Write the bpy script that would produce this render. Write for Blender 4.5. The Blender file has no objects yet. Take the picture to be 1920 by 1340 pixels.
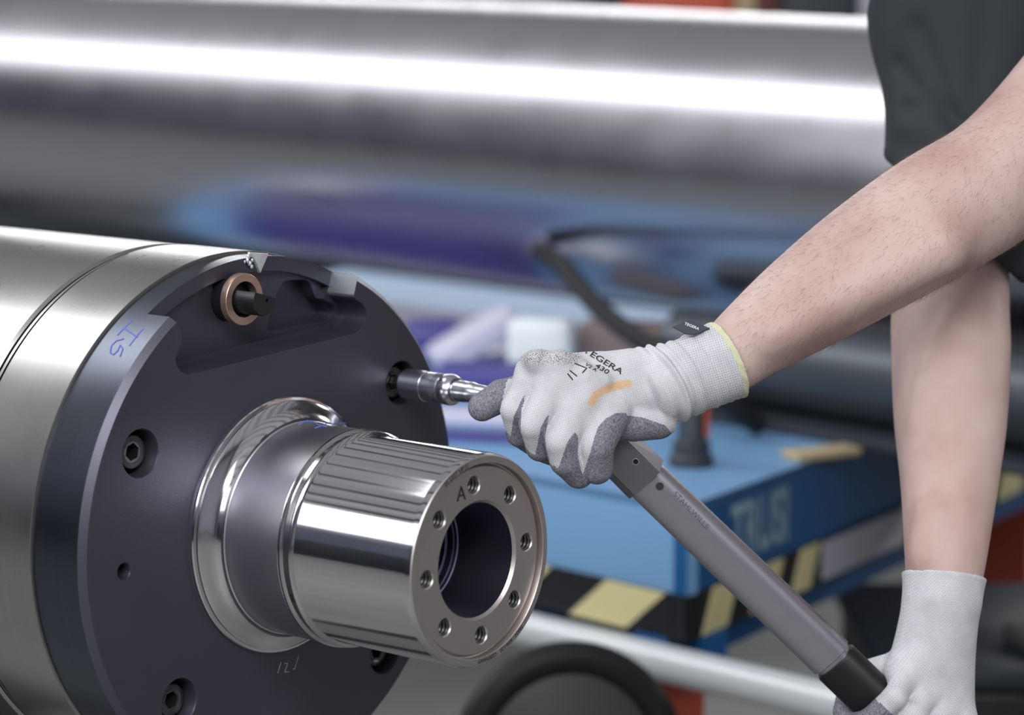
import bpy, bmesh, math, random
import numpy as np
from mathutils import Vector, Matrix
from mathutils.bvhtree import BVHTree
random.seed(4); RNG = np.random.default_rng(4)
C = bpy.context.scene.collection
sc = bpy.context.scene
PI = math.pi

# ------------------------------------------------------------------ camera
F = 5000.0                                   # focal length in pixels of the 1920 wide frame
TH = math.atan(.153)                         # downward pitch
CAM = np.array([0, 0, 1.5])
cam_d = bpy.data.cameras.new('camera'); cam = bpy.data.objects.new('camera', cam_d); C.objects.link(cam)
cam_d.sensor_width = 36; cam_d.lens = F/1920*36; cam_d.clip_start = .05; cam_d.clip_end = 60
cam.location = CAM; cam.rotation_euler = (PI/2-TH, 0, 0)
cam_d.dof.use_dof = True; cam_d.dof.focus_distance = 2.33; cam_d.dof.aperture_fstop = 3.4
sc.camera = cam
sc.view_settings.view_transform = 'Standard'; sc.view_settings.look = 'None'
sc.view_settings.exposure = 0.33; sc.view_settings.gamma = 1; sc.view_settings.use_curve_mapping = False

def c2w(x, y, z): return CAM+np.array([x, y*math.sin(TH)-z*math.cos(TH), y*math.cos(TH)+z*math.sin(TH)])
def ray(px, py): return c2w((px-960)/F, -(py-670)/F, -1)-CAM
def at(px, py, d): return CAM+ray(px, py)*d
def hz(px, py, z): r = ray(px, py); return CAM+r*((z-CAM[2])/r[2])
def toscreen(P):
    P = np.asarray(P, float)-CAM; x = P[..., 0]
    z = P[..., 1]*math.cos(TH)-P[..., 2]*math.sin(TH); y = P[..., 1]*math.sin(TH)+P[..., 2]*math.cos(TH)
    return np.stack([960+F*x/z, 670-F*y/z], -1)

# ------------------------------------------------------------------ light
wd = bpy.data.worlds.new('world'); sc.world = wd; wd.use_nodes = True
wd.node_tree.nodes['Background'].inputs[0].default_value = (.62, .70, .85, 1)
wd.node_tree.nodes['Background'].inputs[1].default_value = .3

def area(name, loc, target, sx, sy, power, col=(1, 1, 1)):
    l = bpy.data.lights.new(name, 'AREA'); l.shape = 'RECTANGLE'; l.size = sx; l.size_y = sy; l.energy = power; l.color = col
    o = bpy.data.objects.new(name, l); C.objects.link(o); o.location = loc
    o.rotation_euler = (Vector(target)-Vector(loc)).to_track_quat('-Z', 'Y').to_euler(); return o
# the hall is squared up with the machines: WX runs along the cylinder axis, UX across it
WX = Vector((.776, -.631, 0)).normalized(); UX = Vector((.631, .776, 0)).normalized(); HC = Vector((0, 2.6, 0))
def hall(w_, u_, z): return HC+WX*w_+UX*u_+Vector((0, 0, z))
area('ceiling_fill', hall(-4, 0, 5.93), hall(0, 0, 0), 25, 15, 320, (.94, .965, 1)).rotation_euler = (0, 0, math.atan2(WX.y, WX.x))  # ceiling-wide light sheet, added to raise the ambient level of the closed hall
def along_w(o, target):
    d = (Vector(target)-o.location).normalized(); x = WX; z = -d; y = z.cross(x).normalized(); z = x.cross(y)
    o.rotation_euler = Matrix((x, y, z)).transposed().to_euler(); return o
along_w(area('window_band', hall(.2, -6.4, 4.5), (0, 0, 0), 9.8, 2.4, 290, (.97, .99, 1)), hall(.2, 0, 1))
along_w(area('lamp_row_middle', hall(-8.6, -1.15, 5.55), (0, 0, 0), 12.6, 1.7, 330, (.98, .99, 1)), hall(-8.6, -1.15, 0))
along_w(area('lamp_row_back', hall(-2.0, 6.4, 3.4), (0, 0, 0), 14, .35, 240), hall(-2, 0, 1))
area('front_fill', (0.9, -2.4, 4.6), (0.4, 2.6, 1.0), 3.2, 1.6, 170, (1, .985, .97))  # added fill from the camera side, brightens gloves and arms; no fixture there

# ------------------------------------------------------------------ materials
def lin(c): return tuple((v/255/12.92 if v/255 <= .04045 else ((v/255+.055)/1.055)**2.4) for v in c)+(1,)
def mat(name, col, rough=.5, metal=0, bump=0, bscale=200, var=0, vscale=8, stretch=None, sss=0, coat=0, rvar=0, aniso=0):
    m = bpy.data.materials.new(name); m.use_nodes = True; nt = m.node_tree; b = nt.nodes['Principled BSDF']
    b.inputs['Base Color'].default_value = lin(col); b.inputs['Roughness'].default_value = rough; b.inputs['Metallic'].default_value = metal
    if coat: b.inputs['Coat Weight'].default_value = coat
    if sss:
        b.inputs['Subsurface Weight'].default_value = sss; b.inputs['Subsurface Radius'].default_value = (.01, .004, .002); b.inputs['Subsurface Scale'].default_value = .6
    if aniso: b.inputs['Anisotropic'].default_value = aniso
    tc = nt.nodes.new('ShaderNodeTexCoord'); mp = nt.nodes.new('ShaderNodeMapping'); nt.links.new(tc.outputs['Object'], mp.inputs[0])
    if stretch: mp.inputs['Scale'].default_value = stretch
    if var or rvar:
        n = nt.nodes.new('ShaderNodeTexNoise'); n.inputs['Scale'].default_value = vscale; n.inputs['Detail'].default_value = 5
        nt.links.new(mp.outputs[0], n.inputs['Vector'])
        if var:
            mx = nt.nodes.new('ShaderNodeMix'); mx.data_type = 'RGBA'
            mx.inputs[6].default_value = tuple(v*(1-var) for v in lin(col)[:3])+(1,); mx.inputs[7].default_value = tuple(min(1, v*(1+var)) for v in lin(col)[:3])+(1,)
            nt.links.new(n.outputs['Fac'], mx.inputs[0]); nt.links.new(mx.outputs[2], b.inputs['Base Color'])
        if rvar:
            r = nt.nodes.new('ShaderNodeMapRange'); r.inputs['To Min'].default_value = max(.02, rough-rvar); r.inputs['To Max'].default_value = rough+rvar
            nt.links.new(n.outputs['Fac'], r.inputs['Value']); nt.links.new(r.outputs[0], b.inputs['Roughness'])
    if bump:
        n2 = nt.nodes.new('ShaderNodeTexNoise'); n2.inputs['Scale'].default_value = bscale; n2.inputs['Detail'].default_value = 3
        nt.links.new(mp.outputs[0], n2.inputs['Vector'])
        bp = nt.nodes.new('ShaderNodeBump'); bp.inputs['Strength'].default_value = bump; bp.inputs['Distance'].default_value = .0006
        nt.links.new(n2.outputs['Fac'], bp.inputs['Height']); nt.links.new(bp.outputs[0], b.inputs['Normal'])
    return m

def turned_metal(name, col, rough, ring=900, bump=.12, var=.12):
    """machined metal: fine circumferential tool marks (rings along local z)"""
    m = bpy.data.materials.new(name); m.use_nodes = True; nt = m.node_tree; b = nt.nodes['Principled BSDF']
    b.inputs['Metallic'].default_value = 1; b.inputs['Roughness'].default_value = rough
    tc = nt.nodes.new('ShaderNodeTexCoord'); mp = nt.nodes.new('ShaderNodeMapping'); nt.links.new(tc.outputs['Object'], mp.inputs[0])
    mp.inputs['Scale'].default_value = (1.5, 1.5, ring)
    n = nt.nodes.new('ShaderNodeTexNoise'); n.inputs['Scale'].default_value = 1; n.inputs['Detail'].default_value = 4; nt.links.new(mp.outputs[0], n.inputs['Vector'])
    mx = nt.nodes.new('ShaderNodeMix'); mx.data_type = 'RGBA'
    mx.inputs[6].default_value = tuple(v*(1-var) for v in lin(col)[:3])+(1,); mx.inputs[7].default_value = tuple(min(1, v*(1+var)) for v in lin(col)[:3])+(1,)
    nt.links.new(n.outputs['Fac'], mx.inputs[0]); nt.links.new(mx.outputs[2], b.inputs['Base Color'])
    bp = nt.nodes.new('ShaderNodeBump'); bp.inputs['Strength'].default_value = bump; bp.inputs['Distance'].default_value = .00003
    nt.links.new(n.outputs['Fac'], bp.inputs['Height']); nt.links.new(bp.outputs[0], b.inputs['Normal'])
    n3 = nt.nodes.new('ShaderNodeTexNoise'); n3.inputs['Scale'].default_value = 9; n3.inputs['Detail'].default_value = 6; nt.links.new(tc.outputs['Object'], n3.inputs['Vector'])
    r = nt.nodes.new('ShaderNodeMapRange'); r.inputs['To Min'].default_value = rough*.75; r.inputs['To Max'].default_value = rough*1.3
    nt.links.new(n3.outputs['Fac'], r.inputs['Value']); nt.links.new(r.outputs[0], b.inputs['Roughness'])
    return m

M = {}
M['barrel'] = turned_metal('brushed_steel', (172, 170, 168), .28)
M['steel'] = turned_metal('polished_steel', (196, 193, 194), .14, 1400, .06)
M['polish'] = mat('mirror_steel', (200, 199, 203), .09, 1, var=.10, rvar=.06, vscale=260, stretch=(1, 1, .03))
M['collar'] = mat('burnished_steel', (215, 214, 216), .13, 1, bump=.1, bscale=120)
M['face'] = mat('faced_steel', (196, 188, 186), .42, 1, var=.06, vscale=30, bump=.15, bscale=900)
M['flange'] = mat('blackened_steel', (90, 90, 102), .44, .8, bump=.18, bscale=700, var=.12, vscale=14)
M['band'] = turned_metal('blued_steel', (86, 90, 101), .30, 700, .1)
M['pocket'] = mat('milled_black_steel', (92, 92, 102), .34, .75, bump=.25, bscale=300, stretch=(1, 1, 6))
M['ground'] = turned_metal('ground_steel', (206, 204, 212), .30, 1200, .1, .08)
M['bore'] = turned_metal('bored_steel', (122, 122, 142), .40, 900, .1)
M['bronze'] = mat('bronze', (196, 168, 152), .38, .85, var=.12, vscale=120, bump=.1, bscale=500)
M['darkpin'] = mat('dark_pin_steel', (62, 62, 66), .4, .8, bump=.1, bscale=500)
M['screw'] = mat('screw_steel', (96, 96, 100), .33, .9, bump=.2, bscale=400)
M['endwall'] = mat('ground_end_wall', (150, 156, 162), .5, .8, var=.1, vscale=90)
M['bare'] = mat('bare_metal', (215, 222, 226), .45, .6, var=.15, vscale=200)
M['black'] = mat('black_steel', (20, 20, 23), .5, .3)
M['ink'] = mat('blue_marker_ink', (96, 108, 196), .6)
M['etch'] = mat('etched_lettering', (92, 90, 96), .6, .5)
M['engrave'] = mat('engraving', (34, 32, 34), .7)
M['scratch'] = mat('scribed_line', (190, 190, 200), .5, .5)
M['chrome'] = mat('chrome_vanadium', (200, 202, 210), .27, 1, bump=.06, bscale=300)
M['knurl'] = mat('knurled_chrome', (165, 167, 176), .34, 1, bump=.4, bscale=600)
M['wrench'] = mat('satin_wrench_steel', (165, 163, 172), .38, .9, bump=.12, bscale=900, var=.06, vscale=60)
M['wrenchhead'] = mat('grey_wrench_head', (124, 122, 128), .42, .85, bump=.3, bscale=800)

def smooth(x, a, b): t = np.clip((x-a)/(b-a), 0, 1); return t*t*(3-2*t)

# ------------------------------------------------------------------ object helpers
def tag(o, label=None, cat=None, group=None, kind=None):
    if label: o['label'] = label
    if cat: o['category'] = cat
    if group: o['group'] = group
    if kind: o['kind'] = kind
    return o
def thing(name, label, cat, loc=(0, 0, 0), group=None, mw=None):
    o = bpy.data.objects.new(name, None); C.objects.link(o); o.empty_display_size = .02
    if mw is not None: o.matrix_world = mw
    else: o.location = loc
    return tag(o, label, cat, group)
def link(name, me, m, parent=None, local=True, sharp=35):
    """parent given and local: the mesh is already in the parent's space"""
    o = bpy.data.objects.new(name, me); C.objects.link(o)
    if m: 
        me.materials.clear(); me.materials.append(m)
    if parent is not None:
        o.parent = parent
        if not local: o.matrix_parent_inverse = root_inv(parent)
    if sharp is not None:
        me.polygons.foreach_set('use_smooth', [True]*len(me.polygons)); me.set_sharp_from_angle(angle=math.radians(sharp))
    return o
def wmat(o): return (wmat(o.parent) @ o.matrix_parent_inverse @ o.matrix_basis) if o.parent else o.matrix_basis.copy()
def root_inv(p): return wmat(p).inverted()
def from_bm(bm, name='m'):
    bmesh.ops.recalc_face_normals(bm, faces=bm.faces[:])
    me = bpy.data.meshes.new(name); bm.to_mesh(me); bm.free(); return me
def from_pd(V, Fc, name='m'):
    me = bpy.data.meshes.new(name); me.from_pydata([tuple(v) for v in V], [], [tuple(f) for f in Fc]); me.validate(); me.update(); return me
def lathe(profile, n=192, closed=False, name='m'):
    """profile: list of (z, r) turned round local z"""
    V = []; Fc = []; rows = []
    for z, r in profile:
        if r < 1e-7: rows.append([len(V)]); V.append((0, 0, z))
        else:
            rows.append(list(range(len(V), len(V)+n)))
            V += [(r*math.cos(2*PI*k/n), r*math.sin(2*PI*k/n), z) for k in range(n)]
    prs = list(zip(rows, rows[1:]))
    if closed: prs.append((rows[-1], rows[0]))
    for a, b in prs:
        for k in range(n):
            k2 = (k+1) % n
            if len(a) == 1 and len(b) == 1: continue
            if len(a) == 1: Fc.append((a[0], b[k], b[k2]))
            elif len(b) == 1: Fc.append((a[k], b[0], a[k2]))
            else: Fc.append((a[k], b[k], b[k2], a[k2]))
    me = from_pd(V, Fc, name); bm = bmesh.new(); bm.from_mesh(me); bmesh.ops.recalc_face_normals(bm, faces=bm.faces[:]); bm.to_mesh(me); bm.free(); return me
def prism(poly, z0, z1, name='m', bev=0):
    bm = bmesh.new(); a = [bm.verts.new((x, y, z0)) for x, y in poly]; b = [bm.verts.new((x, y, z1)) for x, y in poly]
    bm.faces.new(a); bm.faces.new(b[::-1])
    for i in range(len(poly)): j = (i+1) % len(poly); bm.faces.new((a[i], b[i], b[j], a[j]))
    if bev: bmesh.ops.bevel(bm, geom=bm.edges[:], offset=bev, segments=2, profile=.5, affect='EDGES')
    return from_bm(bm, name)
def box(sx, sy, sz, bev=0, cz=0, seg=3):
    bm = bmesh.new(); bmesh.ops.create_cube(bm, size=1); bmesh.ops.scale(bm, vec=(sx, sy, sz), verts=bm.verts)
    bmesh.ops.translate(bm, vec=(0, 0, cz), verts=bm.verts)
    if bev: bmesh.ops.bevel(bm, geom=bm.edges[:], offset=bev, segments=seg, profile=.5, affect='EDGES')
    return from_bm(bm)
def xform(me, mw): me.transform(mw); return me
def tube(pts, r, n=10, cap=True, name='m'):
    """swept tube; r a number or a list"""
    P = [Vector(p) for p in pts]; R = r if hasattr(r, '__len__') else [r]*len(P)
    V = []; Fc = []; up = None
    for i, p in enumerate(P):
        t = (P[min(i+1, len(P)-1)]-P[max(i-1, 0)]).normalized()
        if up is None: up = Vector((0, 0, 1)) if abs(t.z) < .9 else Vector((1, 0, 0))
        a = t.cross(up).normalized(); b = t.cross(a).normalized(); up = -b if (-b).dot(up) > 0 else b
        V += [tuple(p+(a*math.cos(2*PI*k/n)+b*math.sin(2*PI*k/n))*R[i]) for k in range(n)]
    for i in range(len(P)-1):
        for k in range(n): Fc.append((i*n+k, i*n+(k+1) % n, (i+1)*n+(k+1) % n, (i+1)*n+k))
    if cap: Fc += [tuple(range(n)), tuple(range((len(P)-1)*n, len(P)*n))[::-1]]
    me = from_pd(V, Fc, name); bm = bmesh.new(); bm.from_mesh(me); bmesh.ops.recalc_face_normals(bm, faces=bm.faces[:]); bm.to_mesh(me); bm.free(); return me
def merge(meshes, name='m'):
    bm = bmesh.new()
    for me in meshes: bm.from_mesh(me)
    out = bpy.data.meshes.new(name); bm.to_mesh(out); bm.free(); return out
def zto(a, b):
    """matrix taking local z axis to the direction a->b, origin at a"""
    a = Vector(a); b = Vector(b); return Matrix.Translation(a) @ (b-a).to_track_quat('Z', 'Y').to_matrix().to_4x4()
def cut(me, cutters, op='DIFFERENCE'):
    o = bpy.data.objects.new('tmp', me); C.objects.link(o); cs = []
    for c in cutters:
        co = bpy.data.objects.new('tmpc', c); C.objects.link(co); cs.append(co)
        md = o.modifiers.new('b', 'BOOLEAN'); md.operation = op; md.object = co; md.solver = 'EXACT'
    bpy.context.view_layer.update()
    out = bpy.data.meshes.new_from_object(o.evaluated_get(bpy.context.evaluated_depsgraph_get()))
    bpy.data.objects.remove(o)
    for co in cs: bpy.data.objects.remove(co)
    return out

def text_geo(s, size=1.0, bold=0.0):
    cu = bpy.data.curves.new('t', 'FONT'); cu.body = s; cu.size = size; cu.offset = bold; cu.resolution_u = 3
    cu.align_x = 'CENTER'; cu.align_y = 'CENTER'
    o = bpy.data.objects.new('t', cu); C.objects.link(o); bpy.context.view_layer.update()
    me = bpy.data.meshes.new_from_object(o.evaluated_get(bpy.context.evaluated_depsgraph_get())); bpy.data.objects.remove(o)
    bm = bmesh.new(); bm.from_mesh(me); bmesh.ops.triangulate(bm, faces=bm.faces[:]); bmesh.ops.subdivide_edges(bm, edges=[e for e in bm.edges if e.calc_length() > size*.25], cuts=2)
    bm.to_mesh(me); bm.free(); return me
def bvh_of(o):
    mw = wmat(o); me = o.data
    return BVHTree.FromPolygons([mw @ v.co for v in me.vertices], [tuple(p.vertices) for p in me.polygons])
def lay(bvh, px, py, off=.0004):
    """world point on a surface that a marking at that spot sits on"""
    r = Vector(ray(px, py)).normalized(); h = bvh.ray_cast(Vector(CAM), r)
    if h[0] is None: return None
    n = h[1] if h[1].dot(r) < 0 else -h[1]
    return h[0]+n*off
def stroke_marks(bvh, strokes, r, m, name, parent, label=None):
    ms = []
    for st in strokes:
        pts = []
        for (a, b), (c, d) in zip(st, st[1:]):
            k = max(2, int(math.hypot(c-a, d-b)/3))
            pts += [(a+(c-a)*t/k, b+(d-b)*t/k) for t in range(k)]
        pts.append(st[-1]); P = [lay(bvh, *q, off=0) for q in pts]; P = [p for p in P if p is not None]
        if len(P) > 1: ms.append(tube(P, r, 6))
    if not ms: return None
    me = merge(ms, name); me.transform(root_inv(parent)); o = link(name, me, m, parent)
    if label: o['label'] = label
    return o
def text_on(bvh, s, origin, ax, ay, size, m, name, parent, bold=0, label=None, off=.0004):
    """lay lettering over a curved surface: origin px, ax/ay px vectors per em"""
    me = text_geo(s, 1.0, bold)
    bad = []
    for v in me.vertices:
        p = lay(bvh, origin[0]+(ax[0]*v.co.x+ay[0]*v.co.y)*size, origin[1]+(ax[1]*v.co.x+ay[1]*v.co.y)*size, off)
        if p is None: bad.append(v.index)
        else: v.co = p
    if bad:
        bm = bmesh.new(); bm.from_mesh(me); bm.verts.ensure_lookup_table(); bmesh.ops.delete(bm, geom=[bm.verts[i] for i in bad], context='VERTS'); bm.to_mesh(me); bm.free()
    me.transform(root_inv(parent)); o = link(name, me, m, parent, sharp=None)
    if label: o['label'] = label
    return o

# ------------------------------------------------------------------ signed-distance modelling (for bodies, gloves, cloth)
def cone(P, a, b, ra, rb):
    a = np.asarray(a, np.float32); b = np.asarray(b, np.float32); d = b-a; t = np.clip(((P-a)@d)/max(1e-9, float(d@d)), 0, 1)
    q = P-a-t[..., None]*d; return np.sqrt((q*q).sum(-1))-(ra+(rb-ra)*t)
def smin(a, b, k): h = np.clip(.5+.5*(b-a)/k, 0, 1); return b+(a-b)*h-k*h*(1-h)
def smax(a, b, k): return -smin(-a, -b, k)
def nets(f, lo, hi, h, block=24):
    lo = np.asarray(lo, float); n = np.ceil((np.asarray(hi, float)-lo)/h).astype(int)+1
    v = np.ones(n, np.float32)
    for i in range(0, n[0], block):
        for j in range(0, n[1], block):
            for k in range(0, n[2], block):
                e = np.minimum([i+block, j+block, k+block], n); ctr = lo+h*(np.array([i, j, k])+e-1)/2
                d0 = float(f(ctr[None].astype(np.float32))[0]); rad = h*np.linalg.norm(e-np.array([i, j, k]))/2*1.5+.01
                if abs(d0) > rad: v[i:e[0], j:e[1], k:e[2]] = d0; continue
                g = np.stack(np.meshgrid(*[lo[q]+h*np.arange([i, j, k][q], e[q]) for q in range(3)], indexing='ij'), -1).astype(np.float32)
                v[i:e[0], j:e[1], k:e[2]] = f(g.reshape(-1, 3)).reshape(g.shape[:3])
    s = v < 0; c = [slice(0, -1), slice(1, None)]
    cnt = sum(s[c[a], c[b], c[d]].astype(np.int8) for a in (0, 1) for b in (0, 1) for d in (0, 1))
    act = (cnt > 0) & (cnt < 8); idx = -np.ones(act.shape, int); I = np.argwhere(act); idx[tuple(I.T)] = np.arange(len(I))
    acc = np.zeros((len(I), 3)); num = np.zeros(len(I))
    corners = [(a, b, d) for a in (0, 1) for b in (0, 1) for d in (0, 1)]
    for p in corners:
        for ax in range(3):
            if p[ax]: continue
            q = list(p); q[ax] = 1
            va = v[tuple((I+p).T)]; vb = v[tuple((I+q).T)]; m = (va < 0) != (vb < 0)
            t = np.where(m, va/np.where(m, va-vb, 1), 0); pos = np.array(p)+np.zeros((len(I), 3)); pos[:, ax] += t
            acc[m] += pos[m]; num[m] += 1
    V = lo+h*(I+acc/num[:, None]); faces = []
    for ax in range(3):
        sl0 = [slice(None)]*3; sl1 = [slice(None)]*3; sl0[ax] = slice(0, -1); sl1[ax] = slice(1, None)
        E = np.argwhere(s[tuple(sl0)] != s[tuple(sl1)]); b, d = (ax+1) % 3, (ax+2) % 3
        E = E[(E[:, b] > 0) & (E[:, d] > 0) & (E[:, b] < act.shape[b]) & (E[:, d] < act.shape[d])]
        def cell(db, dd): q = E.copy(); q[:, b] -= db; q[:, d] -= dd; return idx[tuple(q.T)]
        Q = np.stack([cell(1, 1), cell(0, 1), cell(0, 0), cell(1, 0)], 1); flip = ~s[tuple(E.T)]
        Q[flip] = Q[flip][:, ::-1]; faces.append(Q)
    Q = np.concatenate(faces); Q = Q[(Q >= 0).all(1)]; return V, Q
def sdf_mesh(f, lo, hi, h, name='m'):
    V, Q = nets(f, lo, hi, h); me = bpy.data.meshes.new(name)
    me.vertices.add(len(V)); me.vertices.foreach_set('co', V.astype(np.float32).ravel())
    me.loops.add(len(Q)*4); me.loops.foreach_set('vertex_index', Q.astype(np.int32).ravel())
    me.polygons.add(len(Q)); me.polygons.foreach_set('loop_start', np.arange(0, len(Q)*4, 4, dtype=np.int32))
    me.update(calc_edges=True); me.validate(); return me
def coords(me): a = np.empty(len(me.vertices)*3, np.float32); me.vertices.foreach_get('co', a); return a.reshape(-1, 3).astype(float)
def normals(me): a = np.empty(len(me.vertices)*3, np.float32); me.vertex_normals.foreach_get('vector', a); return a.reshape(-1, 3)
def attr(me, name, val): at_ = me.attributes.new(name, 'FLOAT', 'POINT'); at_.data.foreach_set('value', np.asarray(val, np.float32))
def seg2(P, poly):
    """distance in the plane from points to a polyline"""
    best = np.full(len(P), 1e9)
    for a, b in zip(poly, poly[1:]):
        a = np.array(a, float); b = np.array(b, float); d = b-a; t = np.clip(((P-a)@d)/(d@d), 0, 1); q = P-a-t[:, None]*d
        best = np.minimum(best, np.hypot(q[:, 0], q[:, 1]))
    return best

# ================================================================== HALL
def struct(name, me, m, sharp=35): o = link(name, me, m, None, sharp=sharp); o['kind'] = 'structure'; return o
M['floor'] = mat('sealed_concrete', (118, 120, 118), .45, 0, var=.25, vscale=2.2, bump=.1, bscale=60)
M['wall'] = mat('grey_hall_wall', (134, 137, 158), .8, 0, var=.06, vscale=2)
M['wallr'] = mat('light_hall_wall', (200, 200, 210), .8)
M['wallback'] = mat('dark_hall_wall', (70, 72, 80), .8, 0, var=.1, vscale=1.4)
M['ceil'] = mat('hall_ceiling', (120, 120, 124), .8)
ZC = 6; HM = Matrix.Translation(HC) @ Matrix.Rotation(math.atan2(WX.y, WX.x), 4, 'Z')
def hs(name, sx, sy, sz, x, y, z, m): return struct(name, xform(box(sx, sy, sz), HM @ Matrix.Translation((x, y, z))), m)
hs('floor', 28, 16, .1, -4, 0, -.05, M['floor']); hs('ceiling', 28, 16, .1, -4, 0, ZC+.05, M['ceil'])
hs('wall_back', 28, .1, ZC, -4, 8.05, ZC/2, M['wallback']); hs('wall_front', 28, .1, ZC, -4, -8.05, ZC/2, M['wall'])
hs('wall_left', .1, 16, ZC, -18.05, 0, ZC/2, M['wall']); hs('wall_right', .1, 16, ZC, 10.05, 0, ZC/2, M['wallr'])
for k in range(12): hs('trim_%d' % (k+1), 27.9, .10, .30, -4, -6.6+k*1.2, ZC-.16, M['wallback'])

# ================================================================== PRINTING CYLINDER
S = .09; D0 = 24.9*S
wv = Vector(c2w(1.245, -.153, 1)-CAM).normalized(); CC = Vector(at(902.67, 1051.96, D0))
uv = Vector((0, 0, 1)).cross(wv).normalized(); vv = wv.cross(uv)
AX = Matrix(((uv.x, vv.x, wv.x, CC.x), (uv.y, vv.y, wv.y, CC.y), (uv.z, vv.z, wv.z, CC.z), (0, 0, 0, 1)))
def onplane(px, py, z):
    r = Vector(ray(px, py)); P0 = CC+wv*z*S; t = (P0-Vector(CAM)).dot(wv)/r.dot(wv); Q = Vector(CAM)+r*t-P0; return Q.dot(uv)/S, Q.dot(vv)/S
def sc_(pr): return [(z*S, r*S) for z, r in pr]
ZF, ZB, RF = -2.568, -3.24, 2.646
cyl = thing('printing_cylinder', 'large machined steel printing cylinder with black end flange and hollow shaft end', 'machine part', mw=AX)
# barrel
L = -14.5
link('barrel', lathe(sc_([(L, 0), (L, 2.67), (-4.36, 2.67), (-4.335, 2.64), (-4.325, 2.50), (-4.285, 2.50), (-4.28, 2.655), (-4.245, 2.655), (-4.24, 2.50), (-4.205, 2.50), (-4.19, 2.675),
     (ZB-.016, 2.675), (ZB-.01, 2.665), (ZB-.01, 0)]), 320), M['barrel'], cyl)
# shaft on the far end, out of the picture
link('far_shaft', lathe(sc_([(L, 0), (L, 1.3), (L-2.4, 1.3), (L-2.4, 0)]), 64), M['steel'], cyl)
# end flange with milled pocket
ch = .062
fl = lathe(sc_([(ZB-.005, 0), (ZB-.005, RF-.03), (ZB+.02, RF), (ZF-ch, RF), (ZF, RF-ch), (ZF, 0)]), 320)
def rnd(poly, idx, r, n=6):
    """round the listed corners of a polygon"""
    out = []
    for i, p in enumerate(poly):
        if i not in idx: out.append(p); continue
        p = Vector(p); a = Vector(poly[i-1]); b = Vector(poly[(i+1) % len(poly)])
        da = (a-p).normalized(); db = (b-p).normalized(); rr = min(r, (a-p).length*.48, (b-p).length*.48)
        for k in range(n+1):
            t = k/n; out.append(tuple((p+da*rr)*(1-t)**2+p*2*t*(1-t)+(p+db*rr)*t*t))
    return out
pk = [(-1.62, 2.62), (-1.437, 2.243), (-1.30, 2.03), (-1.44, 1.80), (-1.31, 1.655), (1.146, 1.80), (1.285, 1.935), (1.235, 2.075), (1.10, 2.14), (1.075, 2.19), (1.145, 2.40), (1.25, 2.75), (0, 3.2), (-1.7, 2.9)]
pk = rnd(pk, {2, 3, 4, 5, 6, 7, 8}, .12)
p1 = prism([(x*S, y*S) for x, y in pk], (ZF-.36)*S, (ZF+.2)*S)
a0, a1 = math.radians(122), math.radians(64)
pin_ = [(2.50*math.cos(a0+(a1-a0)*t/16), 2.50*math.sin(a0+(a1-a0)*t/16)) for t in range(17)]
p2 = prism([(x*S, y*S) for x, y in rnd([(-1.24, 2.02), (-1.34, 1.80), (-1.25, 1.72), (1.13, 1.86), (1.22, 1.95), (1.17, 2.06), (.98, 2.10)], {1, 2, 3, 4, 5}, .08)+pin_[::-1]], (ZF-.45)*S, (ZF-.3)*S)
p3 = prism([(x*S, y*S) for x, y in rnd([(.25, 1.86), (1.13, 1.88), (1.21, 1.95), (1.16, 2.06), (.98, 2.12), (.9, 2.33), (.5, 2.36), (.35, 2.1)], set(range(8)), .1)], (ZF-.62)*S, (ZF-.3)*S)
BO = [(-1.891, .996), (-1.457, -1.496), (1.785, 1.196), (1.50, -1.62)]
cb = [xform(lathe(sc_([(0, 0), (0, .225), (.42, .225), (.45, .24), (.6, .24), (.6, 0)]), 64), Matrix.Translation((x*S, y*S, (ZF-.44)*S))) for x, y in BO]
hole = xform(lathe(sc_([(0, 0), (0, .075), (.3, .075), (.33, .09), (.5, .09), (.5, 0)]), 48), Matrix.Translation((-2.128*S, -.09*S, (ZF-.32)*S)))
ring_hole = xform(lathe(sc_([(0, 0), (0, .28), (.5, .28), (.5, 0)]), 48), Matrix.Translation((-.12*S, 2.235*S, (ZF-.52)*S)))
fl = cut(fl, [p1]); fl = cut(fl, [p2]); fl = cut(fl, [p3]); fl = cut(fl, cb+[hole])
flange = link('end_flange', fl, M['flange'], cyl, sharp=28)
fl.materials.append(M['band']); fl.materials.append(M['endwall'])
for p in fl.polygons:                       # the turned outer band is brighter, tool-marked steel
    c = p.center; rr = math.hypot(c.x, c.y)/S
    if rr > RF-.03 and c.z/S < ZF-ch+.02 and abs(p.normal.z) < .5: p.material_index = 1
    elif 1.06 < c.x/S < 1.19 and 2.17 < c.y/S < 2.42 and c.z/S > ZF-.37 and abs(p.normal.z) < .2 and p.normal.x < -.8: p.material_index = 2
# dowel pin with bronze bushing
bz = ZF-.24
link('bushing', xform(lathe(sc_([(0, .176), (0, .25), (.006, .256), (.082, .256), (.088, .251), (.088, .179), (.084, .176), (0, .176)]), 96), Matrix.Translation((-.27*S, 2.262*S, (bz-.06)*S))), M['bronze'], cyl, sharp=15)
link('bushing_seat', xform(lathe(sc_([(-.5, 0), (-.5, .235), (-.02, .235), (-.02, .165), (-.06, .165), (-.06, 0)]), 64), Matrix.Translation((-.27*S, 2.262*S, (bz-.04)*S))), M['darkpin'], cyl)
pcu, pcv = onplane(496, 562, ZF+.04)
pin = lathe(sc_([(-.5, 0), (-.5, .160), (.275, .160), (.285, .155), (.285, 0)]), 96)
fc = xform(box(.7*S, .4*S, .9*S), Matrix.Rotation(math.radians(-17), 4, 'Z') @ Matrix.Translation((0, (.045+.2)*S, (.36)*S)))
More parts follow.
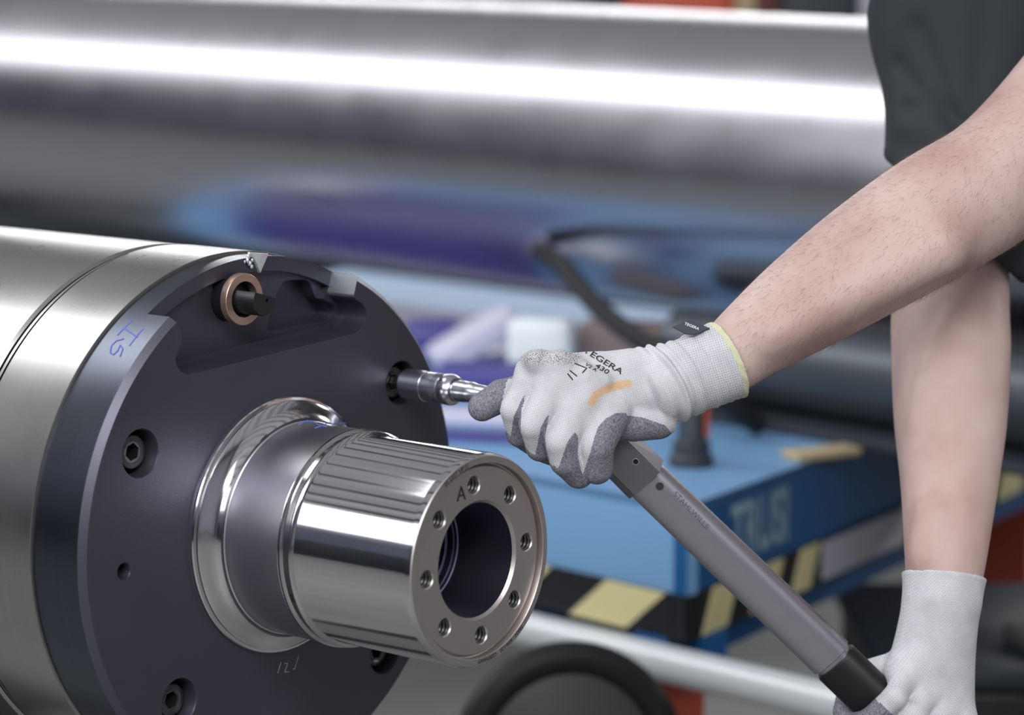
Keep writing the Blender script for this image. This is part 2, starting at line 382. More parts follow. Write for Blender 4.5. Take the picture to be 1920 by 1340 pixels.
pin = cut(pin, [fc]); pin = cut(pin, [xform(lathe(sc_([(0, 0), (0, .02), (.1, .02), (.1, 0)]), 24), Matrix.Translation((.03*S, -.01*S, .25*S)))])
link('dowel_pin', xform(pin, Matrix.Translation((pcu*S, pcv*S, bz*S))), M['darkpin'], cyl)
# bare metal insert and burr in the rim
q = [onplane(472.5, 473, ZF-.33), onplane(503.5, 475.5, ZF-.33), onplane(488, 512, ZF-.33)]
link('rim_insert', prism([(a*S, b*S) for a, b in q], (ZF-.40)*S, (ZF-.325)*S, bev=.0006), M['bare'], cyl)['label'] = 'bright bare metal wedge'
bm = bmesh.new()
for k, (px, py, r) in enumerate([(468, 481, .02), (466, 488, .025), (470, 494, .022), (474, 500, .018), (461, 491, .013), (469, 476, .015), (475, 488, .015)]):
    a, b = onplane(px, py, ZF-.32); bmesh.ops.create_icosphere(bm, subdivisions=2, radius=r*S, matrix=Matrix.Translation((a*S, b*S, (ZF-.335)*S)) @ Matrix.Rotation(k, 4, 'Y') @ Matrix.Diagonal((1, 1.3, .7, 1)))
link('rim_burr', from_bm(bm), M['bare'], cyl)['label'] = 'crumpled bare metal burr'
# bright wall of the pocket end (ground flat)
# cap screws
def hexa(r): return [(r*math.cos(PI/3*k+.3), r*math.sin(PI/3*k+.3)) for k in range(6)]
for i, (x, y) in enumerate(BO[:2]+BO[2:]):
    sm = lathe(sc_([(-.45, 0), (-.45, .165), (-.13, .165), (-.105, .155), (-.10, .12), (-.11, .10), (-.11, 0)]), 64)
    sm = cut(sm, [prism([(a*S, b*S) for a, b in hexa(.088)], -.26*S, .1*S)])
    link('cap_screw', xform(sm, Matrix.Translation((x*S, y*S, (ZF+.0)*S)) @ Matrix.Rotation(i*.9, 4, 'Z')), M['screw'], cyl, sharp=25)
# hollow shaft end
zf = ZF
jp = [(zf-.05, 0), (zf-.05, 1.27), (zf+.02, 1.275), (zf+.035, 1.285), (zf+.05, 1.275), (zf+.058, 1.25), (zf+.075, 1.245), (zf+.095, 1.22), (zf+.12, 1.165), (zf+.15, 1.115), (zf+.185, 1.08), (zf+.22, 1.064), (zf+.24, 1.064), (zf+.25, 1.052),
      (-1.63, 1.052), (-1.622, 1.045), (-1.614, 1.06), (-1.60, 1.072), (-1.58, 1.072), (-1.57, 1.055), (-1.56, 1.045), (-1.50, 1.042), (-1.492, 1.052), (-1.475, 1.056), (-1.46, 1.045), (-1.445, 1.02), (-1.43, 1.012), (-.075, 1.018), (-.05, 1.012), (-.012, 1.0), (0, .99),
      (0, .932), (-.006, .926), (-.075, .922), (-.08, .91), (-.06, .90), (-.045, .888), (-.045, .57), (-.055, .562), (-.075, .545), (-.735, .54), (-.745, .525), (-.77, .52), (-.775, .50), (-.80, .495), (-.84, .495), (-.85, .47), (-1.9, .47), (-1.9, 0)]
jm = lathe(sc_(jp), 320)
HO = [math.radians(94.1-45.4*k+k*.35) for k in range(8)]; RH = .727
hc = [xform(lathe(sc_([(-.5, 0), (-.5, .084), (-.06, .084), (-.043, .094), (.05, .094), (.05, 0)]), 48), Matrix.Translation((RH*math.cos(a)*S, RH*math.sin(a)*S, 0))) for a in HO]
jm = cut(jm, hc)
jo = link('shaft_journal', jm, M['steel'], cyl, sharp=30)
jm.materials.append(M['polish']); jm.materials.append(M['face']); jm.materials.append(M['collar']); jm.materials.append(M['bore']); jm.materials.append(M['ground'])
for p in jm.polygons:
    c = p.center; r = math.hypot(c.x, c.y)/S; z = c.z/S
    if z > -.085 and r > .53 and z > -.1 and r < .995: p.material_index = 2
    elif z > -1.46 and r > 1.0: p.material_index = 1
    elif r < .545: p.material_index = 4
    elif z > zf+.24 and z < -1.63: p.material_index = 5
    elif z < zf+.24 and r > 1.05: p.material_index = 3
thr = []
for k in range(9): z = -.07-k*.042; thr += [(z, .084), (z-.012, .070), (z-.021, .070), (z-.033, .084)]
tm = lathe(sc_(thr+[(-.46, .07), (-.46, 0)]), 40)
t0 = None
for a in HO:
    o = link('threaded_hole', tm, M['screw'] if t0 is None else None, jo, sharp=30) if t0 is None else t0.copy()
    if t0 is None: t0 = o
    else: C.objects.link(o)
    o.location = (RH*math.cos(a)*S, RH*math.sin(a)*S, 0)
# engraved lettering round the rim, tops outwards, running clockwise
def arc_text(s, size, deg, r, z, m, name, parent):
    me = text_geo(s, size)
    for v in me.vertices:
        x, y = v.co.x, v.co.y; a = math.radians(deg)-x/r; rr = r+y; v.co = (rr*math.cos(a)*S, rr*math.sin(a)*S, z*S)
    return link(name, me, m, parent, sharp=None)
arc_text('25 225T UP S1', .062, 112, .955, .003, M['engrave'], 'rim_engraving', jo)
arc_text('MAN   604-120   GERMANY', .06, -72, .955, .003, M['engrave'], 'rim_engraving', jo)
me = text_geo('A', .20)
for v in me.vertices: v.co = ((v.co.x-.25+.015)*S, (v.co.y+.67)*S, (-.045+.003)*S)
link('engraved_letter', me, M['engrave'], jo, sharp=None)
bpy.context.view_layer.update()
bf = bvh_of(flange); bj = bvh_of(jo)
def c1(*p): return [(x/2.68, 400+y/2.68) for x, y in p]
def c2(*p): return [(x/2.68, 840+y/2.68) for x, y in p]
stroke_marks(bf, [c1((665, 537), (640, 560), (590, 612)), c1((722, 578), (700, 600), (650, 665)), c1((625, 577), (690, 622)), c1((622, 630), (585, 640), (560, 665), (554, 700), (570, 710), (592, 690), (604, 662)), c1((604, 662), (618, 680), (604, 718))],
             .0007, M['ink'], 'marker_writing', cyl, 'pale blue handwritten SI')
stroke_marks(bj, [c1((1500, 1062), (1545, 1040), (1570, 1046)), c1((1562, 1040), (1600, 1062), (1640, 1072)), c1((1582, 1078), (1620, 1066), (1655, 1050)), c1((1675, 1056), (1700, 1052)), c1((1712, 1054), (1738, 1052))], .0006, M['ink'], 'marker_writing', cyl, 'pale blue handwritten cross')
stroke_marks(bf, [c2((1500, 1045), (1480, 1110)), c2((1412, 1075), (1396, 1130)), c2((1428, 1082), (1446, 1080), (1430, 1125), (1452, 1122)), c2((1472, 1108), (1480, 1110))], .00028, M['scratch'], 'scribed_number', cyl)
# trestle that carries the cylinder (below the picture)
M['stand'] = mat('grey_trestle_paint', (52, 56, 64), .5)
st = thing('roller_trestle', 'dark steel trestle with V saddle carrying the printing cylinder', 'stand')
for zz in (-6.5, -12.5):
    c = AX @ Vector((0, 0, zz*S)); pz = c.z-2.67*S
    mt = Matrix.Translation((c.x, c.y, 0)) @ Matrix.Rotation(math.atan2(uv.y, uv.x), 4, 'Z')
    link('saddle', xform(prism([(-.24, pz-.10), (.24, pz-.10), (.24, pz+.10), (.205, pz+.10), (0, pz-.015), (-.205, pz+.10), (-.24, pz+.10)], -.04, .04), mt @ Matrix.Rotation(PI/2, 4, 'X')), M['stand'], st)
    for sgn in (-1, 1): link('leg', xform(box(.07, .07, pz-.10), mt @ Matrix.Translation((sgn*.2, 0, (pz-.10)/2))), M['stand'], st)

# ================================================================== TORQUE WRENCH
bax = lambda z: AX @ Vector((1.785*S, 1.196*S, z*S))          # along the screw axis
def zpx(px):
    lo, hi = -3, 1
    for _ in range(50):
        m_ = (lo+hi)/2
        if toscreen(np.array(bax(m_)))[0] < px: lo = m_
        else: hi = m_
    return lo
wr = thing('torque_wrench', 'grey steel torque wrench with socket fitted on the flange screw', 'wrench', bax(zpx(764)))
def wl(name, me, m, sharp=30, par=None): me.transform(root_inv(par or wr)); return link(name, me, m, par or wr, sharp=sharp)
z1, z2, z3 = zpx(763), zpx(801), zpx(852); z4 = zpx(905); z5 = zpx(1068)
R_ = lambda px: px*2.42/F
A_ = AX @ Matrix.Translation((1.785*S, 1.196*S, 0))
k1 = S
wl('hex_bit', xform(prism([(.0062*math.cos(PI/3*k), .0062*math.sin(PI/3*k)) for k in range(6)], (ZF-.2)*S, z1*S), A_), M['screw'])
so = wl('socket', xform(lathe([((z1-.02)*S, 0), ((z1-.02)*S, .0125), (z1*S, .0142), (z2*S, .0142), (z2*S+.0005, .0137), (z3*S-.011, .0137), (z3*S-.010, .0143), (z3*S-.003, .0146), (z3*S, .0138), (z3*S+.002, .0122), (z3*S+.002, .0105), (z3*S-.002, .0105), (z3*S-.002, 0)], 96), A_), M['chrome'])
kn = []
for k in range(72): kn.append(xform(box(.0006, .0006, .0075), A_ @ Matrix.Rotation(2*PI*k/72, 4, 'Z') @ Matrix.Translation((.0138, 0, z3*S-.0165))))
wl('knurled_band', merge(kn), M['knurl'])
wl('extension_bar', xform(lathe([(z3*S-.004, 0), (z3*S-.004, .0098), (z3*S+.012, .0100), (z3*S+.018, .0094), (z3*S+.022, .0100), (z3*S+.027, .0086), (z3*S+.04, .0078), (z5*S, .0078), (z5*S, 0)], 64), A_), M['chrome'])
bs = bvh_of(so)
H0 = Vector(bax(z5)); dH = float(np.linalg.norm(1)); dh0 = (toscreen(np.array(H0)))
depth0 = (H0.y*math.cos(TH)-(H0.z-1.5)*math.sin(TH))
HA = Vector(at(dh0[0], dh0[1], depth0)); HB = Vector(at(1745, 1412, depth0+.05))
hd = (HB-HA).normalized(); Hm = zto(HA, HB)
# orientation: local x = flat normal facing the viewer/up-right
view = Vector(at(1300, 980, 1))-Vector(CAM); view.normalize()
yl = hd.cross(view).normalized(); xl = yl.cross(hd).normalized()   # yl across the tube in the picture, xl toward away from viewer
Hm = Matrix(((yl.x, xl.x, hd.x, HA.x), (yl.y, xl.y, hd.y, HA.y), (yl.z, xl.z, hd.z, HA.z), (0, 0, 0, 1)))
if xl.dot(view) > 0: pass
def hdist(px, py):
    """distance along the handle whose centre projects nearest"""
    best = min(((toscreen(np.array(HA+hd*t))[0]-px)**2+(toscreen(np.array(HA+hd*t))[1]-py)**2, t) for t in np.linspace(0, .6, 601)); return best[1]
hw = 43*depth0/F                                   # half width 40 px
Lh = (HB-HA).length
def oval(a, b, n=40, e=2.6): return [(a*math.copysign(abs(math.cos(t))**(2/e), math.cos(t)), b*math.copysign(abs(math.sin(t))**(2/e), math.sin(t))) for t in [2*PI*k/n for k in range(n)]]
th0 = hdist(1205, 905)
rot = Matrix.Rotation(math.radians(-18), 4, 'Z')
def loft(secs):
    V = []; Fc = []; n = len(secs[0][1])
    for z, pl in secs: V += [(x, y, z) for x, y in pl]
    for i in range(len(secs)-1):
        for k in range(n): Fc.append((i*n+k, i*n+(k+1) % n, (i+1)*n+(k+1) % n, (i+1)*n+k))
    Fc += [tuple(range(n)), tuple(range((len(secs)-1)*n, len(secs)*n))]
    me = from_pd(V, Fc); bm = bmesh.new(); bm.from_mesh(me); return from_bm(bm)
wtube = wl('handle_tube', xform(loft([(th0-.002, oval(hw*.93, .0125)), (th0+.0, oval(hw*.97, .0135)), (th0+.003, oval(hw*.97, .0135)), (Lh*.72, oval(hw*1.03, .0145)), (Lh*.722, oval(hw*.9, .013)), (Lh*.74, oval(hw*.9, .013))]), Hm @ rot), M['wrench'])
ta = hdist(1150, 850)
hb = loft([(ta-.012, [(x*.95, y) for x, y in [(-hw, -.010), (-hw*.6, -.0155), (hw, -.0155), (hw, .0155), (-hw, .0155)]]), (th0+.001, [(-hw, -.011), (-hw*.62, -.0165), (hw*.93, -.0165), (hw, .012), (-hw, .0165)])])
wl('head_block', xform(hb, Hm @ rot), M['wrenchhead'], sharp=20)
wl('ratchet_head', xform(lathe([(-.012, 0), (-.012, .016), (-.010, .018), (.012, .018), (.014, .016), (.014, 0)], 64), A_ @ Matrix.Translation((0, 0, z5*S))), M['wrenchhead'])
wl('head_neck', xform(loft([(0, oval(.013, .010)), (ta, oval(.015, .012))]), Hm @ rot), M['wrenchhead'])
wl('grip', xform(loft([(Lh*.73, oval(hw*1.0, .0155)), (Lh*.735, oval(hw*1.06, .0165)), (Lh*1.05, oval(hw*1.06, .0165)), (Lh*1.055, oval(hw*.9, .014))]), Hm @ rot), M['black'])
bpy.context.view_layer.update()
bh = BVHTree.FromPolygons([wmat(o) @ v.co for o in wr.children for v in o.data.vertices], sum([[tuple(i+off for i in p.vertices) for p in o.data.polygons] for o, off in zip(wr.children, np.cumsum([0]+[len(o.data.vertices) for o in wr.children])[:-1].tolist())], []))
def disc_on(px, py, rpx, m, name, depth=.0006, ring=None):
    p = lay(bh, px, py, 0); r = Vector(ray(px, py)).normalized(); h = bh.ray_cast(Vector(CAM), r); n = h[1] if h[1].dot(r) < 0 else -h[1]
    rr = rpx*depth0/F; me = lathe(ring(rr) if ring else [(-.001, 0), (-.001, rr), (depth, rr), (depth, 0)], 32)
    me.transform(Matrix.Translation(p) @ n.to_track_quat('Z', 'Y').to_matrix().to_4x4()); return wl(name, me, m)
disc_on(1192, 865, 5.2, M['black'], 'pin_hole', .0003)
disc_on(1192, 865, 5.2, M['chrome'], 'hole_rim', ring=lambda r: [(-.0005, r), (.0004, r), (.0004, r*1.22), (-.0005, r*1.3)])
disc_on(1237, 911, 7.5, M['screw'], 'rivet', .0009)
text_on(bh, 'STAHLWILLE', (1296, 957), (.69, .724), (.60, -.69), 16, M['etch'], 'engraving', wr, off=.0002)
text_on(bs, 'STAHLWILLE', (826, 716), (-.12, 1), (.97, .12), 9, M['engrave'], 'engraving', so, off=.00015)
text_on(bs, '1/2', (812, 735), (-.12, 1), (.97, .12), 8, M['engrave'], 'engraving', so, off=.00015)

# ================================================================== THE WORKER
DG = depth0-.025                                       # depth of the gloved left hand
def g(px, py, mm=0, d=None): dd = (DG if d is None else d)+mm/1000; return at(px, py, dd)
def rp(r, d=None): return r*(DG if d is None else d)/F
person = thing('person', 'person in dark T-shirt and white work gloves turning the torque wrench', 'person', (1.1, 3.1, 0))
vdir = (ray(1100, 760)/np.linalg.norm(ray(1100, 760))).astype(np.float32)
def flatcone(P, a, b, ra, rb, f):
    """round cone squeezed along the viewing depth"""
    c = np.asarray(a, np.float32); q = P-c; dp = q@vdir; Q = P+np.outer(dp*(1/f-1), vdir).astype(np.float32)
    bb = np.asarray(b, np.float32); dpb = float((bb-c)@vdir); b2 = bb+vdir*dpb*(1/f-1)
    return cone(Q, a, b2, ra, rb)*(.5+.5*f)
fing = {
 'index': [(1008, 693, -2, 36), (964, 768, -8, 26), (975, 812, 8, 26), (1003, 834, 34, 23)],
 'middle': [(1050, 706, -12, 37), (1001, 796, -22, 28), (1012, 838, -6, 26), (1035, 850, 22, 23)],
 'ring': [(1098, 738, -14, 38), (1053, 826, -26, 32), (1062, 862, -18, 31), (1085, 887, -6, 29)],
 'pinky': [(1148, 770, -8, 38), (1118, 836, -22, 33), (1119, 877, -12, 31)]}
def hand(P):
    d = flatcone(P, g(1268, 712, 4), g(1110, 722, 2), rp(70), rp(60), .62)
    d = smin(d, flatcone(P, g(1110, 722, 0), g(1010, 700, 0), rp(58), rp(44), .6), rp(14))
    d = smin(d, flatcone(P, g(1120, 740, 0), g(1155, 780, 0), rp(52), rp(36), .6), rp(16))
    fs = None; us = toscreen(P); kk = (rp(2)+rp(26)*smooth(736+(us[:, 0]-987)*.84-us[:, 1], -6, 46)).astype(np.float32)
    for k, ch_ in fing.items():
        f = None
        for a, b in zip(ch_, ch_[1:]):
            c = cone(P, g(*a[:3]), g(*b[:3]), rp(a[3]), rp(b[3])); f = c if f is None else smin(f, c, rp(4))
        fs = f if fs is None else smin(fs, f, kk)
    d = smin(d, fs, rp(11))
    d = smin(d, cone(P, g(1188, 792, 4), g(1232, 784, 6), rp(36), rp(40)), rp(10))       # heel of the hand
    d = smin(d, cone(P, g(1150, 800, 6), g(1165, 800, 4), rp(22), rp(26)), rp(6))
    th = smin(cone(P, g(1010, 725, 34), g(940, 742, 22), rp(33), rp(30)), cone(P, g(940, 742, 22), g(904, 763, 14), rp(31), rp(27)), rp(5))
    d = np.minimum(d, smin(d, th, rp(3)))
    # tendons, knuckles and wrinkles
    for a in ((1006, 676), (1052, 676), (1100, 706)): d = smin(d, cone(P, g(a[0], a[1], -18), g(a[0]+30, a[1]+8, -16), rp(22), rp(16)), rp(16))
    return d
cn = (np.array(g(1362, 680, 10))-np.array(g(1285, 717, 4))); cn = (cn/np.linalg.norm(cn)+vdir*.10); cn = (cn/np.linalg.norm(cn)).astype(np.float32)
RIM = np.array(g(1363, 681, 6), np.float32)
def cuff(P, grow=0.):
    a = g(1262, 718, 4); b = g(1415, 652, 14)
    d = flatcone(P, a, b, rp(71)+grow, rp(80)+grow, .94)
    s = (P-np.array(a, np.float32))@cn
    d = d+.0011*np.sin(s*420)*smooth(s, .045, .0)+.0004*np.sin(s*900)
    return d
def glove_f(P):
    c = smax(cuff(P), (P-RIM)@cn, .002)
    d = smin(hand(P), c, rp(9))
    s = (P-np.array(g(1258, 712), np.float32))@cn; w_ = np.exp(-(s/.012)**2)
    q = P@np.array([60, 20, 90], np.float32)
    d = d+.0016*w_*np.sin(s*620+1.3*np.sin(q))
    return d.astype(np.float32)
lo = np.min([g(860, 620, -60), g(1440, 940, -60), g(860, 620, 80)], 0)-.012; hi = np.max([g(1440, 590, 80), g(1420, 590, -60)], 0)+.012
lo[2] = g(1000, 945)[2]-.02; hi[2] = g(1300, 590)[2]+.02
gm = sdf_mesh(glove_f, lo, hi, .00125)
V = coords(gm); N = normals(gm); U = toscreen(V)
# grey rubber coating: thumb, flanks and tips of the fingers, heel of the hand
rt = (ray(1200, 760)-ray(1100, 760)); rt /= np.linalg.norm(rt); dn = -(ray(1100, 660)-ray(1100, 760)); dn /= np.linalg.norm(dn)
cdir = .62*rt+.45*dn+.65*vdir; cdir /= np.linalg.norm(cdir); nd = N@cdir
x, y = U[:, 0], U[:, 1]
away = (V-CAM)@vdir-(np.array(g(1100, 760))-CAM)@vdir
creases = [np.interp(y, [736, 768, 807, 839, 860], [987, 978, 976, 986, 1000]), np.interp(y, [776, 817, 852, 872], [1030, 1022, 1025, 1030]), np.interp(y, [809, 820, 852, 891, 910], [1078, 1084, 1083, 1092, 1102]), np.full(len(y), 2000.)]
lefts = [np.interp(y, [736, 780, 850], [984, 963, 952]), np.interp(y, [776, 800, 868], [1027, 1014, 1000]), np.interp(y, [809, 830, 868, 915], [1077, 1063, 1050, 1030]), np.interp(y, [770, 785, 800, 820, 852, 884, 910], [1160, 1135, 1121, 1114, 1105, 1094, 1086])]
tops = [738, 776, 808, 772]
coat = np.zeros(len(V)); prev = np.full(len(y), -1.)
for cr_, lf_, tp_ in zip(creases, lefts, tops):
    inside = (x > prev) & (x <= cr_) & (x < 1175); coat = np.maximum(coat, inside*smooth(x-lf_, -4, 5)*smooth(y, tp_-6, tp_+10)); prev = cr_
coat = np.maximum(coat, smooth(away, .012, .02)*(x < 1240)*smooth(y, 690, 720))          # palm side
coat = np.maximum(coat, x < np.interp(y, [700, 720, 770, 800], [953, 949, 937, 944]))     # thumb
coat = np.maximum(coat, smooth(y-np.interp(x, [1150, 1161, 1205, 1248, 1290], [780, 774, 780, 795, 850]), 0, 5)*(x > 1150))
coat = np.maximum(coat, smooth(y-np.interp(x, [930, 947, 973, 999, 1030, 1060, 1090, 1150], [790, 812, 838, 856, 874, 890, 896, 880]), -14, 4)*(x < 1160))
attr(gm, 'coat', coat)
attr(gm, 'orange', smooth(seg2(U, [(1110, 754), (1117, 741), (1133, 731), (1155, 723), (1178, 719)]), 8.5, 6.5)*(away < 0))
smud = np.minimum(seg2(U, [(985, 668), (1035, 662), (1075, 668)]), 99); attr(gm, 'smudge', smooth(smud, 26, 8))
ga = np.array([1, -.28])/math.hypot(1, .28); gb = np.array([-ga[1], ga[0]])
attr(gm, 'ku', (U@ga)*DG/F); attr(gm, 'kv', (U@gb)*DG/F)
attr(gm, 'rib', smooth((V-np.array(g(1268, 712)))@cn, 0, .012))
def glove_mat():
    m = bpy.data.materials.new('knitted_glove'); m.use_nodes = True; nt = m.node_tree; b = nt.nodes['Principled BSDF']; n = nt.nodes; l = nt.links
    def at_(nm): a = n.new('ShaderNodeAttribute'); a.attribute_name = nm; return a.outputs['Fac']
    def mth(op, a, b_=None):
        q = n.new('ShaderNodeMath'); q.operation = op
        for i, vv_ in enumerate((a, b_)):
            if vv_ is None: continue
            if isinstance(vv_, (int, float)): q.inputs[i].default_value = vv_
            else: l.new(vv_, q.inputs[i])
        return q.outputs[0]
    fr = 2*PI/.0021
    su = mth('SINE', mth('MULTIPLY', at_('ku'), fr)); sv = mth('SINE', mth('MULTIPLY', at_('kv'), fr))
    knit = mth('ADD', mth('MULTIPLY', mth('MULTIPLY', su, sv), .5), .5)
    dots = mth('MULTIPLY', mth('LESS_THAN', mth('ADD', su, sv), -1.25), 1)
    nz = n.new('ShaderNodeTexNoise'); nz.inputs['Scale'].default_value = 1400; nz.inputs['Detail'].default_value = 2
    tc = n.new('ShaderNodeTexCoord'); l.new(tc.outputs['Object'], nz.inputs['Vector'])
    nz2 = n.new('ShaderNodeTexNoise'); nz2.inputs['Scale'].default_value = 60; l.new(tc.outputs['Object'], nz2.inputs['Vector'])
    nz3 = n.new('ShaderNodeTexNoise'); nz3.inputs['Scale'].default_value = 650; nz3.inputs['Detail'].default_value = 2; l.new(tc.outputs['Object'], nz3.inputs['Vector'])
    def mix(f, a, c):
        q = n.new('ShaderNodeMix'); q.data_type = 'RGBA'
        if isinstance(f, (int, float)): q.inputs[0].default_value = f
        else: l.new(f, q.inputs[0])
        for i, vv_ in ((6, a), (7, c)):
            if isinstance(vv_, tuple): q.inputs[i].default_value = vv_
            else: l.new(vv_, q.inputs[i])
        return q.outputs[2]
    base = mix(nz2.outputs['Fac'], lin((180, 180, 186)), lin((212, 212, 216)))
    base = mix(mth('MULTIPLY', dots, mth('ADD', mth('MULTIPLY', at_('rib'), .45), .38)), base, lin((120, 120, 138)))
    base = mix(mth('MULTIPLY', at_('smudge'), mth('GREATER_THAN', nz.outputs['Fac'], .55)), base, lin((60, 60, 62)))
    base = mix(mth('MULTIPLY', at_('orange'), mth('ADD', mth('MULTIPLY', mth('GREATER_THAN', nz.outputs['Fac'], .47), .6), .4)), base, lin((214, 168, 120)))
    cg = mix(mth('MULTIPLY', mth('SUBTRACT', nz3.outputs['Fac'], .3), 2.3), lin((82, 82, 90)), lin((146, 146, 158)))
    edge = mth('ADD', at_('coat'), mth('MULTIPLY', mth('SUBTRACT', nz.outputs['Fac'], .5), .9)); edge = mth('MULTIPLY', mth('GREATER_THAN', edge, .5), mth('GREATER_THAN', at_('coat'), .05))
    l.new(mix(edge, base, cg), b.inputs['Base Color']); b.inputs['Roughness'].default_value = .75
    bp = n.new('ShaderNodeBump'); bp.inputs['Strength'].default_value = .55; bp.inputs['Distance'].default_value = .0006
    l.new(mth('ADD', mth('MULTIPLY', knit, mth('SUBTRACT', 1.0, edge)), mth('MULTIPLY', nz.outputs['Fac'], .8)), bp.inputs['Height']); l.new(bp.outputs[0], b.inputs['Normal'])
    return m
M['glove'] = glove_mat()
gm.transform(root_inv(person)); glove = link('glove', gm, M['glove'], person, sharp=None); gm.polygons.foreach_set('use_smooth', [True]*len(gm.polygons))
glove['label'] = 'white knitted left glove with grey coated fingers'
M['trimy'] = mat('pale_yellow_binding', (196, 198, 166), .8, bump=.6, bscale=500)
def trim_f(P):
    s = (P-RIM)@cn; c = np.maximum(cuff(P, .0006)+.0004*np.sin(P@np.array([500, 300, 700], np.float32)), -cuff(P, -.0035)); return smax(c, np.abs(s-.0012)-.0030, .0016)
tm_ = sdf_mesh(trim_f, g(1240, 800, -60)-np.array([0, .06, .03]), g(1440, 560, 70)+np.array([0, .06, .02]), .0013)
tm_.transform(root_inv(person)); tr_ = link('cuff_binding', tm_, M['trimy'], glove, sharp=None); tm_.polygons.foreach_set('use_smooth', [True]*len(tm_.polygons)); tr_.location = (0, 0, 0); tr_['label'] = 'pale yellow cuff binding'
bpy.context.view_layer.update(); bg = bvh_of(glove)
M['print'] = mat('black_glove_print', (44, 44, 50), .8); M['tag'] = mat('dark_woven_tag', (62, 66, 74), .8, bump=.5, bscale=900); M['white'] = mat('white_thread', (215, 218, 222), .8)
text_on(bg, 'TEGERA', (1131, 677), (1.04, .62), (.50, -.62), 19, M['print'], 'printed_lettering', glove, bold=.012, off=.0005)
text_on(bg, '430', (1129, 692), (1.0, .60), (.50, -.62), 16, M['print'], 'printed_lettering', glove, bold=.01, off=.0005)
text_on(bg, 'V2 A', (1108, 689), (1.0, .62), (.50, -.62), 10, M['print'], 'printed_lettering', glove, bold=.01, off=.0005)
stroke_marks(bg, [[(1078, 681), (1100, 690), (1092, 699)], [(1068, 694), (1082, 705)], [(1064, 700), (1074, 712)]], .0006, M['print'], 'printed_mark', glove)
# woven tag stitched to the cuff
tq = [(1262, 612), (1293, 599), (1331, 615), (1302, 626), (1286, 625)]
tv = [g(a, b, -16+(a-1262)*.06+(626-b)*.5) for a, b in tq]; nrm = np.cross(tv[1]-tv[0], tv[2]-tv[0]); nrm /= np.linalg.norm(nrm)
tme = from_pd(list(tv)+[p+nrm*.0012 for p in tv], [(0, 1, 2, 3, 4), (9, 8, 7, 6, 5)]+[(i, (i+1) % 5, (i+1) % 5+5, i+5) for i in range(5)])
tme.transform(root_inv(person)); tg = link('woven_tag', tme, M['tag'], glove); tg['label'] = 'dark grey woven tag'
bpy.context.view_layer.update(); bt = bvh_of(tg)
text_on(bt, 'TEGERA', (1297, 612), (.93, .37), (.35, -.78), 8, M['white'], 'tag_lettering', glove, bold=.02, off=.0004)

# --- bare arms, shoulders, neck and head: one continuous body
def A(px, py, d, r): return (at(px, py, d), r*d/F)
LD = DG+.005
def resample(ch_, n=6):
    out = []
    for i in range(len(ch_)-1):
        q = [ch_[max(i-1, 0)], ch_[i], ch_[i+1], ch_[min(i+2, len(ch_)-1)]]
        for k in range(n):
            t = k/n; f = lambda a, b, c, d: .5*((2*b)+(-a+c)*t+(2*a-5*b+4*c-d)*t**2+(-a+3*b-3*c+d)*t**3)
            out.append((f(*[z[0] for z in q]), f(*[z[1] for z in q])))
    return out+[ch_[-1]]
larm = [A(1290, 715, LD, 46), A(1335, 690, LD+.003, 56), A(1372, 668, LD+.008, 66), A(1410, 636, LD+.012, 74), A(1500, 572, LD+.02, 93), A(1620, 490, LD+.035, 110), A(1750, 408, LD+.05, 121), A(1865, 338, LD+.065, 120), A(1945, 250, LD+.09, 112), A(2040, 130, LD+.13, 108), A(2180, -20, LD+.19, 112), A(2400, -170, LD+.34, 125)]
RDp = 2.43
rarm = [A(1765, 1150, RDp-.01, 62), A(1773, 1040, RDp, 76), A(1780, 900, RDp+.04, 91), A(1782, 780, RDp+.08, 105), A(1783, 655, RDp+.12, 110), A(1783, 560, RDp+.15, 108), A(1800, 300, RDp+.20, 100), A(1900, -60, RDp+.32, 125)]
larm_s, rarm_s = resample(larm), resample(rarm)
sh_l = A(2400, -170, LD+.34, 130); sh_r = A(1900, -60, RDp+.32, 130)
chest = at(2150, -60, 2.93); hip = np.array([at(2330, 750, 3.15)[0], at(2330, 750, 3.15)[1], .95])
def chainf(P, ch_, k=.012):
    d = None
    for (a, ra), (b, rb) in zip(ch_, ch_[1:]):
        c = cone(P, a, b, ra, rb); d = c if d is None else smin(d, c, k)
    return d
headc = chest+np.array([-.03, -.12, .42])
def body_f(P):
    P = P.astype(np.float32)
    l = chainf(P, larm_s, .0015)
    l = smin(l, cone(P, at(1450, 628, LD-.022), at(1760, 470, LD-.004), .008, .020), .03)
    r = chainf(P, rarm_s, .0015)
    r = smin(r, cone(P, at(1786, 585, RDp+.125-.045), at(1742, 690, RDp+.11-.050), .004, .005), .012)      # tendon in the elbow crook
    r = smin(r, cone(P, at(1742, 690, RDp+.11-.050), at(1720, 800, RDp+.085-.045), .005, .004), .012)
    r = smin(r, cone(P, at(1742, 960, RDp+.01-.022), at(1732, 1040, RDp-.022), .008, .007), .02)
    t = smin(cone(P, chest, hip, .145, .135), cone(P, sh_l[0], sh_r[0], .08, .08), .08)
    t = smin(t, cone(P, chest+np.array([0, 0, .12]), headc-np.array([0, 0, .08]), .062, .058), .05)
    hd_ = smin(cone(P, headc+np.array([0, .02, .05]), headc+np.array([-.02, -.03, -.06]), .088, .062), cone(P, headc+np.array([-.05, -.095, -.01]), headc+np.array([-.045, -.09, .02]), .012, .008), .02)
    t = smin(t, hd_, .03)
    return smin(smin(l, t, .03), smin(r, t, .03), .005).astype(np.float32)
lo = np.array([at(1290, 700, 2.3)[0]-.03, 1.95, .88]); hi = np.array([1.25, 3.5, 2.25])
bmf = sdf_mesh(body_f, lo, hi, .005)
